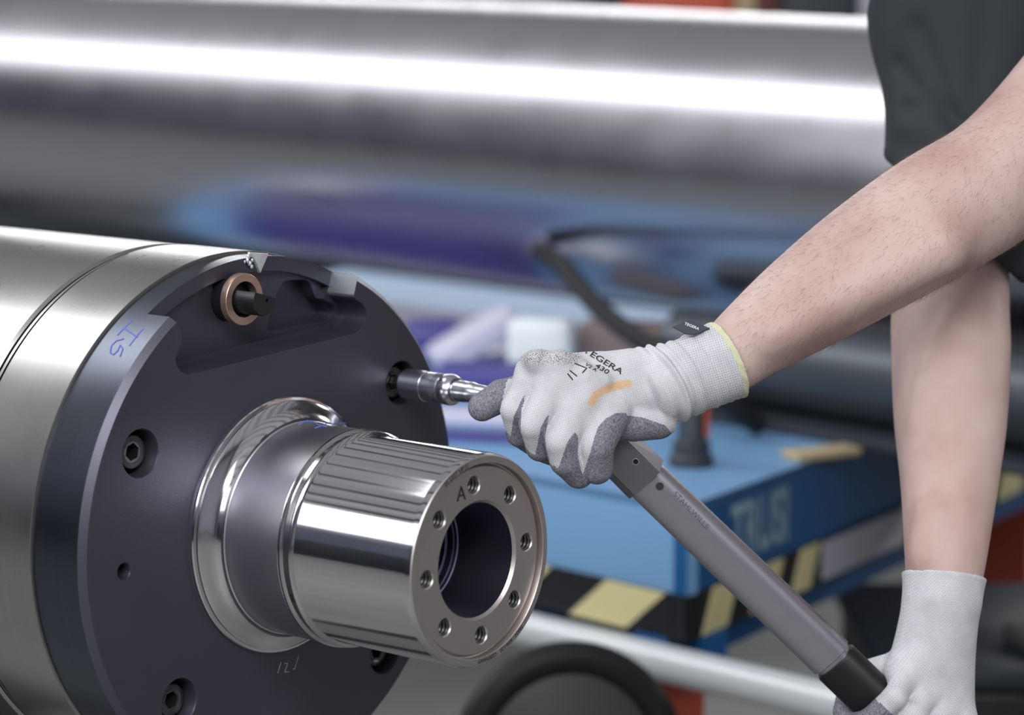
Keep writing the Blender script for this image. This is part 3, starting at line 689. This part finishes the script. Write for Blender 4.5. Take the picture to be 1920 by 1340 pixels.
def skin_mat():
    m = mat('skin', (206, 182, 178), .52, 0, sss=.06); nt = m.node_tree; n = nt.nodes; l = nt.links; b = n['Principled BSDF']
    tc = n.new('ShaderNodeTexCoord'); a = n.new('ShaderNodeTexNoise'); a.inputs['Scale'].default_value = 14; a.inputs['Detail'].default_value = 6; l.new(tc.outputs['Object'], a.inputs['Vector'])
    r = n.new('ShaderNodeValToRGB'); r.color_ramp.elements[0].position = .3; r.color_ramp.elements[1].position = .72
    r.color_ramp.elements[0].color = lin((176, 144, 138)); r.color_ramp.elements[1].color = lin((200, 175, 169)); l.new(a.outputs['Fac'], r.inputs[0]); l.new(r.outputs[0], b.inputs['Base Color'])
    v = n.new('ShaderNodeTexNoise'); v.inputs['Scale'].default_value = 900; v.inputs['Detail'].default_value = 4; l.new(tc.outputs['Object'], v.inputs['Vector'])
    bp = n.new('ShaderNodeBump'); bp.inputs['Strength'].default_value = .35; bp.inputs['Distance'].default_value = .0006; l.new(v.outputs['Fac'], bp.inputs['Height']); l.new(bp.outputs[0], b.inputs['Normal'])
    return m
M['skin'] = skin_mat()
bV = coords(bmf); bN = normals(bmf)
bmf.transform(root_inv(person)); body = link('body', bmf, M['skin'], person, sharp=None); bmf.polygons.foreach_set('use_smooth', [True]*len(bmf.polygons))
# fine arm hair
bU = toscreen(bV); sel = np.where((bU[:, 0] > 1385) & (bU[:, 0] < 1935) & (bU[:, 1] > 100) & (bU[:, 1] < 730) & (bU[:, 1] < 760-(bU[:, 0]-1400)*.35) & (bV[:, 1] < 2.42))[0]
HV = []; HF = []
axd = (np.array(larm[6][0])-np.array(larm[2][0])); axd /= np.linalg.norm(axd)
for i in RNG.choice(sel, 3800):
    p = bV[i]+RNG.normal(0, .002, 3)*0; nn = bN[i].astype(float); jit = RNG.normal(0, .35, 3)
    t = -axd*.7+jit-np.array([0, 0, .5]); t -= nn*(t@nn); t /= np.linalg.norm(t); s = np.cross(nn, t); Ln = RNG.uniform(.004, .010)
    p = p+t*RNG.uniform(-.003, .003)-nn*.0003
    b0 = len(HV); wd_ = .00006
    for q, (f_, h_) in enumerate(((0, 0), (.35, .22), (.7, .34), (1, .38))):
        c = p+t*Ln*f_+nn*Ln*h_; w_ = wd_*(1-.8*f_); HV += [c+s*w_, c-s*w_, c+nn*w_*1.5]
        if q:
            o_ = b0+3*q
            for k in range(3): HF.append((o_-3+k, o_-3+(k+1) % 3, o_+(k+1) % 3, o_+k))
hm_ = from_pd(HV, HF); hm_.transform(root_inv(person)); M['hair'] = mat('dark_hair', (92, 66, 54), .6)
ho = link('arm_hair', hm_, M['hair'], person, sharp=None); ho['kind'] = 'stuff'
# head hair (above the picture)
hr = sdf_mesh(lambda P: smax(cone(P, headc+np.array([0, .025, .06]), headc+np.array([0, .03, .0]), .097, .09), -((P-(headc+np.array([0, -.02, .0])).astype(np.float32))@np.array([0, .55, .83], np.float32)), .01), headc-.16, headc+.18, .006)
hr.transform(root_inv(person)); link('hair', hr, M['hair'], person, sharp=None)

# --- T-shirt with loose sleeves
M['shirt'] = mat('dark_cotton', (40, 45, 50), .92, 0, bump=.4, bscale=900, var=.06, vscale=20)
hemA = at(1652, 292, RDp+.10); hemB = at(1903, 520, RDp+.10); hn = np.cross(hemB-hemA, ray(1780, 400)); hn /= np.linalg.norm(hn)
if hn[2] > 0: hn = -hn
def shirt_f(P):
    P = P.astype(np.float32)
    s = smin(cone(P, at(1900, -180, RDp+.33), at(1822, 40, RDp+.26), .105, rp(186, RDp+.26)), cone(P, at(1822, 40, RDp+.26), at(1806, 260, RDp+.21), rp(186, RDp+.26), rp(140, RDp+.21)), .02)
    s = smin(s, cone(P, at(1806, 260, RDp+.21), at(1798, 450, RDp+.17), rp(140, RDp+.21), rp(148, RDp+.17)), .012)
    s = smin(s, cone(P, at(1672, 292, RDp+.20), at(1700, 300, RDp+.18), rp(17, RDp+.2), rp(20, RDp+.2)), .008)
    t = smin(cone(P, chest, hip+np.array([0, 0, .05]), .165, .16), cone(P, sh_l[0], sh_r[0], .10, .10), .09)
    s = smin(s, t, .05)
    U_ = toscreen(P); fr_ = smooth(-((P-at(1800, 200, RDp+.235))@vdir), 0, .04)      # pressed folds of the front
    for pl_, am, wd2 in (([(1722, 50), (1762, 150), (1796, 245), (1812, 330)], .009, 13), ([(1688, 120), (1738, 185), (1790, 212)], .007, 12), ([(1700, 200), (1760, 214), (1806, 232)], .008, 9),
                         ([(1735, 215), (1780, 262), (1802, 320)], -.005, 14), ([(1850, -20), (1836, 140), (1816, 300)], .006, 16), ([(1700, 240), (1760, 262), (1800, 268)], -.005, 12), ([(1655, 60), (1664, 150), (1690, 230)], -.004, 14)):
        s = s+.8*am*fr_*np.exp(-(seg2(U_, pl_)/(wd2*1.3))**2)
    s = smax(s, (P-hemA.astype(np.float32))@hn.astype(np.float32), .003)
    ls = cone(P, sh_l[0], at(2150, 20, LD+.16), .10, .085); ls = smax(ls, (P-at(2180, 30, LD+.16).astype(np.float32))@np.array([-.7, 0, -.7], np.float32), .004)
    keep = smin(cone(P, chest, hip, .165, .16), ls, .03)
    return smin(s, keep, .03).astype(np.float32)
sm_ = sdf_mesh(shirt_f, np.array([.25, 2.2, .9]), np.array([1.3, 3.45, 1.85]), .006)
sm_.transform(root_inv(person)); sh = link('t_shirt', sm_, M['shirt'], person, sharp=None); sm_.polygons.foreach_set('use_smooth', [True]*len(sm_.polygons))
M['trous'] = mat('dark_work_trousers', (42, 46, 54), .9, bump=.3, bscale=700)
hx, hy = hip[0], hip[1]
def tr_f(P):
    P = P.astype(np.float32); d = cone(P, hip, hip-np.array([0, 0, .1]), .17, .165)
    for sx, sy in ((-.11, -.05), (.13, .05)):
        a = hip+np.array([sx*.8, sy, -.08]); b = np.array([hx+sx*1.5, hy+sy*3, .50]); c = np.array([hx+sx*1.5, hy+sy*3+.05, .07])
        d = smin(d, smin(cone(P, a, b, .10, .075), cone(P, b, c, .075, .065), .02), .04)
    return d.astype(np.float32)
tt = sdf_mesh(tr_f, np.array([hx-.45, hy-.45, 0]), np.array([hx+.5, hy+.5, 1.16]), .01); tt.transform(root_inv(person)); link('trousers', tt, M['trous'], person, sharp=None)
for sx, sy in ((-.11, -.05), (.13, .05)):
    b = np.array([hx+sx*1.5, hy+sy*3+.05, .05])
    sm2 = sdf_mesh(lambda P: smax(cone(P, b+np.array([0, .04, .0]), b+np.array([-.05, -.17, -.01]), .055, .045), -(P[:, 2]-.002), .006), b-.27, b+.2, .007)
    sm2.transform(root_inv(person)); link('shoe', sm2, M['black'], person, sharp=None)

# --- right glove closed round the end of the handle
gc = HA+hd*hdist(1700, 1360) if False else Vector(at(1705, 1352, depth0+.045))
tG = hdist(1700, 1360); gc = HA+hd*tG
e1 = np.array(hd); upv = np.array(rarm[0][0])-np.array(gc); upv -= e1*(upv@e1); upv /= np.linalg.norm(upv); e3 = np.cross(e1, upv)
if e3[1] > 0: e3 = -e3                                                 # toward the viewer
gcn = np.array(gc)
def ring_pt(s, ang, rad): a = math.radians(ang); return gcn+e1*s+(upv*math.cos(a)+e3*math.sin(a))*rad
wr_end = np.array(rarm[1][0])+(np.array(rarm[0][0])-np.array(rarm[1][0]))*.35
def rglove_f(P):
    P = P.astype(np.float32); d = None
    for i, s in enumerate((-.036, -.012, .012, .034)):
        rr = .0115-(.001 if i in (0, 3) else 0)
        pts = [ring_pt(s, 20, .037), ring_pt(s, 75, .036), ring_pt(s, 135, .032), ring_pt(s, 195, .031)]
        f = None
        for a, b in zip(pts, pts[1:]): c = cone(P, a, b, rr*1.08, rr); f = c if f is None else smin(f, c, .003)
        d = f if d is None else smin(d, f, .0015)
    back = [ring_pt(-.034, 15, .036), ring_pt(.034, 15, .036)]
    p = cone(P, back[0], back[1], .016, .016)
    wrp = wr_end+(np.array(rarm[0][0])-np.array(rarm[1][0]))*.35
    p = smin(p, cone(P, ring_pt(-.02, -10, .045), wrp, .030, .030), .02); p = smin(p, cone(P, ring_pt(.02, -20, .042), wrp, .028, .030), .02)
    d = smin(d, p, .010)
    th = smin(cone(P, ring_pt(-.035, -30, .045), ring_pt(-.055, -80, .034), .015, .013), cone(P, ring_pt(-.055, -80, .034), ring_pt(-.045, -140, .032), .013, .011), .004)
    d = smin(d, th, .006)
    ad = np.array(rarm[1][0])-np.array(rarm[0][0]); ad /= np.linalg.norm(ad)
    cf = cone(P, wrp, wr_end, .033, .039); cf = smax(cf, (P-(wr_end).astype(np.float32))@ad.astype(np.float32), .002)
    return smin(d, cf, .008).astype(np.float32)
rg = sdf_mesh(rglove_f, gcn-.13, gcn+np.array([.14, .13, .22]), .0018)
V = coords(rg); rel = V-gcn; angp = np.degrees(np.arctan2(rel@e3, rel@upv)); rad_ = np.hypot(rel@upv, rel@e3)
attr(rg, 'coat', ((angp > 95) | (angp < -60)) & (rad_ < .06)); attr(rg, 'ku', V[:, 0]*.7+V[:, 2]*.7); attr(rg, 'kv', V[:, 0]*.7-V[:, 2]*.7)
rg.transform(root_inv(person)); ro = link('glove', rg, M['glove'], person, sharp=None); ro['label'] = 'white knitted right glove gripping the handle end'; rg.polygons.foreach_set('use_smooth', [True]*len(rg.polygons))

# ================================================================== BLUE LIFT TABLE
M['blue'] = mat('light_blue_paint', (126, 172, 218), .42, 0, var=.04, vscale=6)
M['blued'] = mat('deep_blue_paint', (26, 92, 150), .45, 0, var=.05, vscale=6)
M['cream'] = mat('cream_hazard_tape', (232, 222, 168), .5); M['hblack'] = mat('black_hazard_tape', (26, 27, 32), .5)
M['whitel'] = mat('white_label', (196, 194, 208), .5); M['letter'] = mat('pale_lettering', (150, 180, 196), .6)
M['pipe'] = mat('pale_grey_pipe', (222, 226, 230), .3, .1); M['orange'] = mat('orange_red_paint', (196, 84, 58), .5)
TZ = .8
P0 = Vector(hz(1290, 948, TZ)); PL = Vector(hz(1019, 895, TZ)); PR = Vector(hz(1579, 842, TZ))
dl = (PL-P0).normalized(); dr = (PR-P0).normalized(); LLn, RLn = 1.9, 1.4
tb = thing('lift_table', 'long blue steel work table with black and cream hazard stripes along its edge', 'table', (P0.x, P0.y, 0))
def tw(name, me, m, sharp=30, par=None): me.transform(root_inv(tb)); return link(name, me, m, par or tb, sharp=sharp)
quad = [P0, P0+dl*LLn, P0+dl*LLn+dr*RLn, P0+dr*RLn]
def slab(q4, z0, z1): return prism([(p.x, p.y) for p in q4], z0, z1)
HH = .118
tw('table_top', slab(quad, TZ-.012, TZ), M['blue'])
def face_box(a, b, z0, z1, t=.012, name='x'):
    d = (b-a).normalized(); n = Vector((d.y, -d.x, 0)); c = (quad[0]+quad[2])/2
    if n.dot(c-a) > 0: n = -n
    return prism([(p.x, p.y) for p in (a, b, b-n*t, a-n*t)], z0, z1), d, n
me, dL_, nL = face_box(P0, quad[1], TZ-HH, TZ-.001, .02); tw('side_panel', me, M['blue'])
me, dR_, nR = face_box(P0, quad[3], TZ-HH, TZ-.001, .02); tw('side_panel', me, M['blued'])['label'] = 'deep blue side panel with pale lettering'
HZ0 = TZ-HH-.060
me, _, _ = face_box(P0+nL*.004, quad[1]+nL*.004, HZ0, TZ-HH, .03); hzl = tw('hazard_band', me, M['hblack'])
me, _, _ = face_box(P0+nR*.004, quad[3]+nR*.004, HZ0, TZ-HH, .03); hzr = tw('hazard_band', me, M['hblack'])
def stripes(base, d, n, s0, w, gap, cnt, slant, m, name, h0=HZ0+.001, h1=TZ-HH-.001):
    for k in range(cnt):
        s = s0+k*gap; vs = [base+n*.006+d*(s+slant)+Vector((0, 0, h0-base.z)), base+n*.006+d*(s+w+slant)+Vector((0, 0, h0-base.z)), base+n*.006+d*(s+w)+Vector((0, 0, h1-base.z)), base+n*.006+d*s+Vector((0, 0, h1-base.z))]
        bm = bmesh.new(); f = bm.faces.new([bm.verts.new(v) for v in vs]); r = bmesh.ops.extrude_face_region(bm, geom=[f])
        bmesh.ops.translate(bm, vec=-n*.003, verts=[q_ for q_ in r['geom'] if isinstance(q_, bmesh.types.BMVert)]); tw(name, from_bm(bm), m)
# a point of the band that shows at the given picture column
def along(base, d, n, px, z):
    best = min((abs(toscreen(np.array(base+n*.006+d*t+Vector((0, 0, z-base.z))))[0]-px), t) for t in np.linspace(-.3, 1.9, 2201)); return best[1]
s_r = along(P0, dl, nL, 1246, TZ-HH); s_l = along(P0, dl, nL, 1136, TZ-HH); s_b = along(P0, dl, nL, 1173, HZ0)
stripes(P0, dl, nL, s_r, s_l-s_r, (s_l-s_r)*1.98, 8, s_b-s_r, M['cream'], 'hazard_stripe')
s1 = along(P0, dr, nR, 1885, TZ-HH)
for pa_, pb_ in ((1340, 1385), (1430, 1470), (1505, 1538), (1694, 1712), (1762, 1800), (1884, 1930)):
    sa_, sb_ = along(P0, dr, nR, pa_, TZ-HH), along(P0, dr, nR, pb_, TZ-HH); stripes(P0, dr, nR, sa_, sb_-sa_, 1, 1, -.03, M['cream'], 'hazard_stripe')
va_, vb_ = along(P0, dr, nR, 1542, HZ0+.03), along(P0, dr, nR, 1690, HZ0+.03)
me, _, _ = face_box(P0+dr*va_+nR*.009, P0+dr*vb_+nR*.009, HZ0+.004, TZ-HH-.003, .003); tw('label_plate', me, M['whitel'])
# lettering on the right panel
me = text_geo('TRUSI', .105, .003); s0 = along(P0, dr, nR, 1432, TZ-.06)
for v in me.vertices:
    p = P0+nR*.0015+dr*(s0+v.co.x*.62); v.co = (p.x, p.y, TZ-.064+v.co.y)
tw('panel_lettering', me, M['letter'], None)
# frame under the band, rail pipe, legs, handwheel
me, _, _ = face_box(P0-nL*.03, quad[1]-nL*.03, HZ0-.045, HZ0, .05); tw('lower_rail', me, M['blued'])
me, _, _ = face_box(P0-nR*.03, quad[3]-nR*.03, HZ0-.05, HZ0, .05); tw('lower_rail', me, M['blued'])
def foot(px, py, d): return Vector(at(px, py, d))
for f in (.05, .95):
    for gg in (.08, .92):
        p = P0+dl*LLn*f+dr*RLn*gg; tw('leg', xform(box(.08, .08, HZ0), Matrix.Translation((p.x, p.y, HZ0/2))), M['orange'])
bpy.context.view_layer.update()
def pline(px0, py0, px1, py1, base, n, outz):
    """two points on the vertical plane through base with normal n, pushed out"""
    out = []
    for px, py in ((px0, py0), (px1, py1)):
        r = Vector(ray(px, py)); b = base+n*outz; t = (b-Vector(CAM)).dot(n)/r.dot(n); out.append(Vector(CAM)+r*t)
    return out
a, b = pline(1015, 1187, 1250, 1244, P0, nL, .02); d_ = (b-a).normalized()
pa, pb = a-d_*1.3, b+d_*.42
tw('rail_pipe', tube([pa, pb], .0245, 32), M['pipe'])['label'] = 'thick pale grey pipe below the hazard stripes'
for t_ in (.12, .95):
    q_ = pa.lerp(pb, t_); tw('pipe_bracket', xform(box(.03, .10, .03), Matrix.Translation(q_-nL*.05) @ Matrix.Rotation(math.atan2(nL.y, nL.x)-PI/2, 4, 'Z')), M['stand'])

# hose reel / black wheel below the pipe
M['rubber'] = mat('black_rubber', (22, 22, 24), .55, bump=.2, bscale=200); M['hub'] = mat('grey_hub', (84, 84, 86), .5, .3)
wc = Vector(at(1065, 1425, 3.30)); wh = thing('cart_wheel', 'black rubber tyred cart wheel with grey hub below the pale pipe', 'wheel', wc)
def torus(R, r, n=64, k=20): return lathe([(r*math.sin(2*PI*i/k), R+r*math.cos(2*PI*i/k)) for i in range(k)], n, closed=True)
wm = (Vector((0.25, -1, .12))).to_track_quat('Z', 'Y').to_matrix().to_4x4()
link('tyre', xform(torus(.128, .021), wm), M['rubber'], wh); link('hub', xform(lathe([(-.012, 0), (-.012, .09), (-.006, .112), (.006, .112), (.012, .09), (.02, .03), (.03, .025), (.03, 0)], 64), wm), M['hub'], wh)
ft = Vector((wc.x+.06, wc.y+.09, 0)); me = merge([tube([Vector((0, 0, 0)), Vector((.06, .09, 0))], .012, 16), tube([Vector((.06, .09, 0)), Vector((.06, .09, -wc.z))], .02, 16), xform(box(.2, .2, .01), Matrix.Translation((.06, .09, -wc.z+.005)))]); link('axle_post', me, M['stand'], wh)

# ================================================================== THINGS ON AND BEHIND THE TABLE
def tthing(name, label, cat, me, m, loc, rz=0, group=None, sharp=35):
    o = link(name, me, m, None, sharp=sharp); o.location = loc; o.rotation_euler = (0, 0, rz); return tag(o, label, cat, group)
M['whitebox'] = mat('white_plastic', (236, 242, 246), .5); M['lilac'] = mat('pale_lilac_film', (204, 202, 222), .4); M['purple'] = mat('violet_blue_film', (72, 70, 142), .35)
M['card'] = mat('brown_card', (136, 120, 118), .8); M['dkgrey'] = mat('greenish_grey_metal', (84, 90, 96), .4, .5); M['tan'] = mat('tan_strip', (190, 172, 138), .7)
M['roller'] = turned_metal('brushed_roller_steel', (186, 184, 190), .29, 60, .05, .05)
M['filmblue'] = mat('blue_grey_film', (96, 108, 150), .28, .35, var=.3, vscale=3); M['bluesteel'] = mat('blue_painted_roller', (52, 84, 124), .25, .4)
M['violet'] = mat('violet_film', (66, 62, 132), .4, .1)
def onT(px, py, z=TZ): return Vector(hz(px, py, z))
# white carton
p = onT(1016, 720); tthing('carton', 'small white carton standing on the table behind the gloved hand', 'box', box(.108, .06, .108, .014, .054), M['whitebox'], p, math.radians(-12))
# film wrapped packets
def packet(px, py, sx, sy, sz, rz, m, label, tilt=0, z=TZ):
    p = onT(px, py, z); me = box(sx, sy, sz, min(sz, sy)*.3, 0, 4)
    me.transform(Matrix.Translation((0, 0, sz*.5+abs(math.sin(tilt))*sx*.5)) @ Matrix.Rotation(-tilt, 4, 'Y')); return tthing('packet', label, 'packet', me, m, p, rz)
packet(888, 705, .16, .07, .05, math.radians(20), M['lilac'], 'pale lilac film packet leaning up beside the flange', math.radians(28))
packet(812, 678, .10, .07, .07, .2, M['purple'], 'violet blue packet seen just past the flange edge', z=TZ+.0125)
packet(935, 740, .20, .09, .05, -.1, M['purple'], 'violet blue packet lying below the pale lilac one')
packet(890, 795, .24, .05, .022, math.radians(-14), M['lilac'], 'flat pale packet lying behind the wrench socket')
packet(905, 822, .26, .07, .008, math.radians(-14), M['purple'], 'flat violet sheet packet under the grey thumb')
p = onT(1174, 714); tthing('card_bundle', 'brown card bundle lying behind the gloved hand', 'card', box(.16, .07, .10, .02, .05), M['card'], p, -.3)
# small round post standing on the table
pc = onT(1296, 872); po = thing('bollard', 'short dark round post with orange side and wide foot on the table', 'post', pc)
link('post', lathe([(0, 0), (.018, 0.0001), (.018, .019), (.16, .019), (.165, .016), (.165, 0)], 48), M['dkgrey'], po)
link('foot', lathe([(0, 0), (0, .031), (.012, .031), (.018, .026), (.032, .026), (.036, .022), (.036, 0)], 48), M['stand'], po)
link('orange_strip', xform(box(.006, .02, .12, .002), Matrix.Translation((.0205, 0, .10))), M['orange'], po)
p = onT(1540, 856); tthing('measuring_strip', 'tan strip lying flat on the far part of the table', 'strip', box(.11, .045, .012, .004, .006), M['tan'], p, .5)
def roller(name, label, m, a, b, r, ends=.25, cat='roller'):
    a = Vector(a); b = Vector(b); t = thing(name, label, cat, (a+b)/2); Ln = (b-a).length; mt = zto(a, b)
    er = min(r*ends, Ln*.2); pr = [(0, 0), (0, r-er)]+[(er-er*math.cos(k*PI/16), r-er+er*math.sin(k*PI/16)) for k in range(1, 9)]
    pr = pr+[(Ln-z, q_) for z, q_ in pr[::-1]]
    me = xform(lathe(pr, 128), mt); me.transform(root_inv(t)); link('roller_shell', me, m, t)
    return t, mt, Ln
def stands(t, a, b, r, fr=(.03, .97), zmin=0):
    for f in fr:
        q_ = Vector(a).lerp(Vector(b), f); h = q_.z-r*.85-zmin
        if h <= 0: continue
        me = xform(box(.10, .14, h), Matrix.Translation((q_.x, q_.y, zmin+h/2))); me.transform(root_inv(t)); link('support', me, M['stand'], t)
# big bright roller across the top
d1 = 4.7
vpd = ray(-4600, -240); base_ = at(1000, 272, 4.6); d1 = 4.6
ra, rb = base_+vpd*1.3, base_-vpd*.95
t, _, _ = roller('steel_roller', 'huge bright brushed steel roller lying across the background', M['roller'], ra, rb, 262*d1/F, .04)
stands(t, ra, rb, 262*d1/F, (.03, .97))
# dark roller resting on the table
g1, g2 = Vector(hz(1340, 785, TZ)), Vector(hz(1650, 838, TZ)); gd = (g2-g1).normalized(); a, b = g1-gd*.13+UX*.06, g1+gd*.78+UX*.06

pmid = (g1-gd*.16+g1+gd*.80)/2+UX*.19
tthing('steel_plate', 'flat dark steel plate lying on the table under the grey roller', 'plate', box(.96, .44, .014, .002, .007), M['stand'], (pmid.x, pmid.y, TZ), math.atan2(gd.y, gd.x))
a, b = a+UX*.02, b+UX*.02; rr = .068; a.z = b.z = TZ+.0145+rr; t, _, _ = roller('grey_roller', 'dull dark grey roller resting on a steel plate behind the bare forearm', M['dkgrey'], a, b, rr, .1)
# black hose
he = hz(1425, 800, TZ+.017)
hp = [at(1012, 468, 4.33), at(1055, 500, 4.24), at(1115, 570, 4.12), at(1190, 630, 3.98), at(1262, 672, 3.86), at(1350, 745, .5*(3.86+he[1])), he]
sp = []
for i in range(len(hp)-1):
    p0, p1, p2, p3 = hp[max(i-1, 0)], hp[i], hp[i+1], hp[min(i+2, len(hp)-1)]
    for k in range(8): u_ = k/8; sp.append(.5*((2*p1)+(-p0+p2)*u_+(2*p0-5*p1+4*p2-p3)*u_**2+(-p0+3*p1-3*p2+p3)*u_**3))
o = link('hose', tube(sp+[hp[-1]], .016, 16), M['rubber']); tag(o, 'thick black hose hanging in front of the card bundle and the grey roller', 'hose')
# machine bed in the dark behind
M['machine'] = mat('dark_machine_paint', (40, 46, 54), .5, 0, var=.2, vscale=2)
mb = thing('machine_bed', 'long dark grey machine bed standing behind the rollers', 'machine', (0.2, 7.3, 0))
link('bed', box(5.2, .7, 1.12, .02, .56), M['machine'], mb); link('control_box', xform(box(.4, .3, .2, .01), Matrix.Translation((1.6, 0, 1.22))), M['stand'], mb)
# far things along the top edge
fy = 9.0
def far(px0, px1, ztop, m, name, label, cat, y=fy, dep=.4, zb=0):
    x0 = float(ray(px0, 10)[0]/ray(px0, 10)[1]*y); x1 = float(ray(px1, 10)[0]/ray(px1, 10)[1]*y)
    t = thing(name, label, cat, ((x0+x1)/2, y, zb)); w_ = x1-x0
    link('cabinet_body', box(w_, dep, ztop-zb, .01, (ztop-zb)/2), m, t); link('front_door', xform(box(w_*.9, .02, (ztop-zb)*.9, .004), Matrix.Translation((0, -dep/2-.008, (ztop-zb)/2))), m, t)
    return t
far(1172, 1368, 1.9, M['orange'], 'tool_cabinet', 'orange red tool cabinet far behind the bright roller', 'cabinet')
far(1372, 1404, 1.8, M['tan'], 'locker', 'narrow cream locker beside the orange red cabinet', 'locker')
M['dred'] = mat('dark_red_paint', (96, 30, 30), .5)
far(1408, 1445, 1.8, M['dred'], 'locker', 'narrow dark red locker right of the cream one', 'locker')
far(1450, 1595, 1.9, M['machine'], 'switch_cabinet', 'dark grey switch cabinet far behind the roller', 'cabinet')
far(1600, 1640, 1.9, M['whitel'], 'locker', 'pale locker at the left edge of the dark sleeve', 'locker')
# violet film left lying over the far end of the table
fq = P0+dl*1.3+dr*.62
tthing('film_sheet', 'violet film sheet spread over the table behind the black flange', 'film', box(.8, .8, .012, .005, .006), M['purple'], (fq.x, fq.y, TZ), math.atan2(dl.y, dl.x))
fq = P0+dl*1.62+dr*.25
tthing('film_packet', 'pale film packet at the far left end of the table', 'packet', box(.26, .2, .05, .02, .025), M['lilac'], (fq.x, fq.y, TZ+.0125), math.atan2(dl.y, dl.x))
# unseen dark boxes added behind the camera, to put dark reflections in the steel
for k in range(9):
    p = hall(-13+k*2.1, -7.4, 0); cbn = tthing('reflection_box', 'dark box added behind the camera to darken the steel reflections', 'cabinet', box(1.7, .6, 1.75, .02, .875), M['machine'], p, math.atan2(WX.y, WX.x), 'dark boxes added along the wall for reflections')
# red box and dark crate at the right edge behind the right arm
M['red'] = mat('red_plastic', (176, 36, 34), .45)
p = onT(1925, 735); tthing('parts_bin', 'red plastic parts bin on the table at the right edge', 'bin', box(.10, .12, .09, .008, .045), M['red'], p)
cr = thing('crate', 'black crate on the floor at the lower right', 'crate', (.82, 3.78, 0)); link('crate_body', box(.62, .5, .50, .015, .25), M['hblack'], cr); link('lid', box(.64, .52, .03, .008, .515), M['machine'], cr)
rl = Vector((.76, 3.66, .53)); tthing('metal_bracket', 'dull grey metal piece lying on the black crate', 'bracket', box(.12, .08, .03, .01, .015), M['hub'], rl, .4)
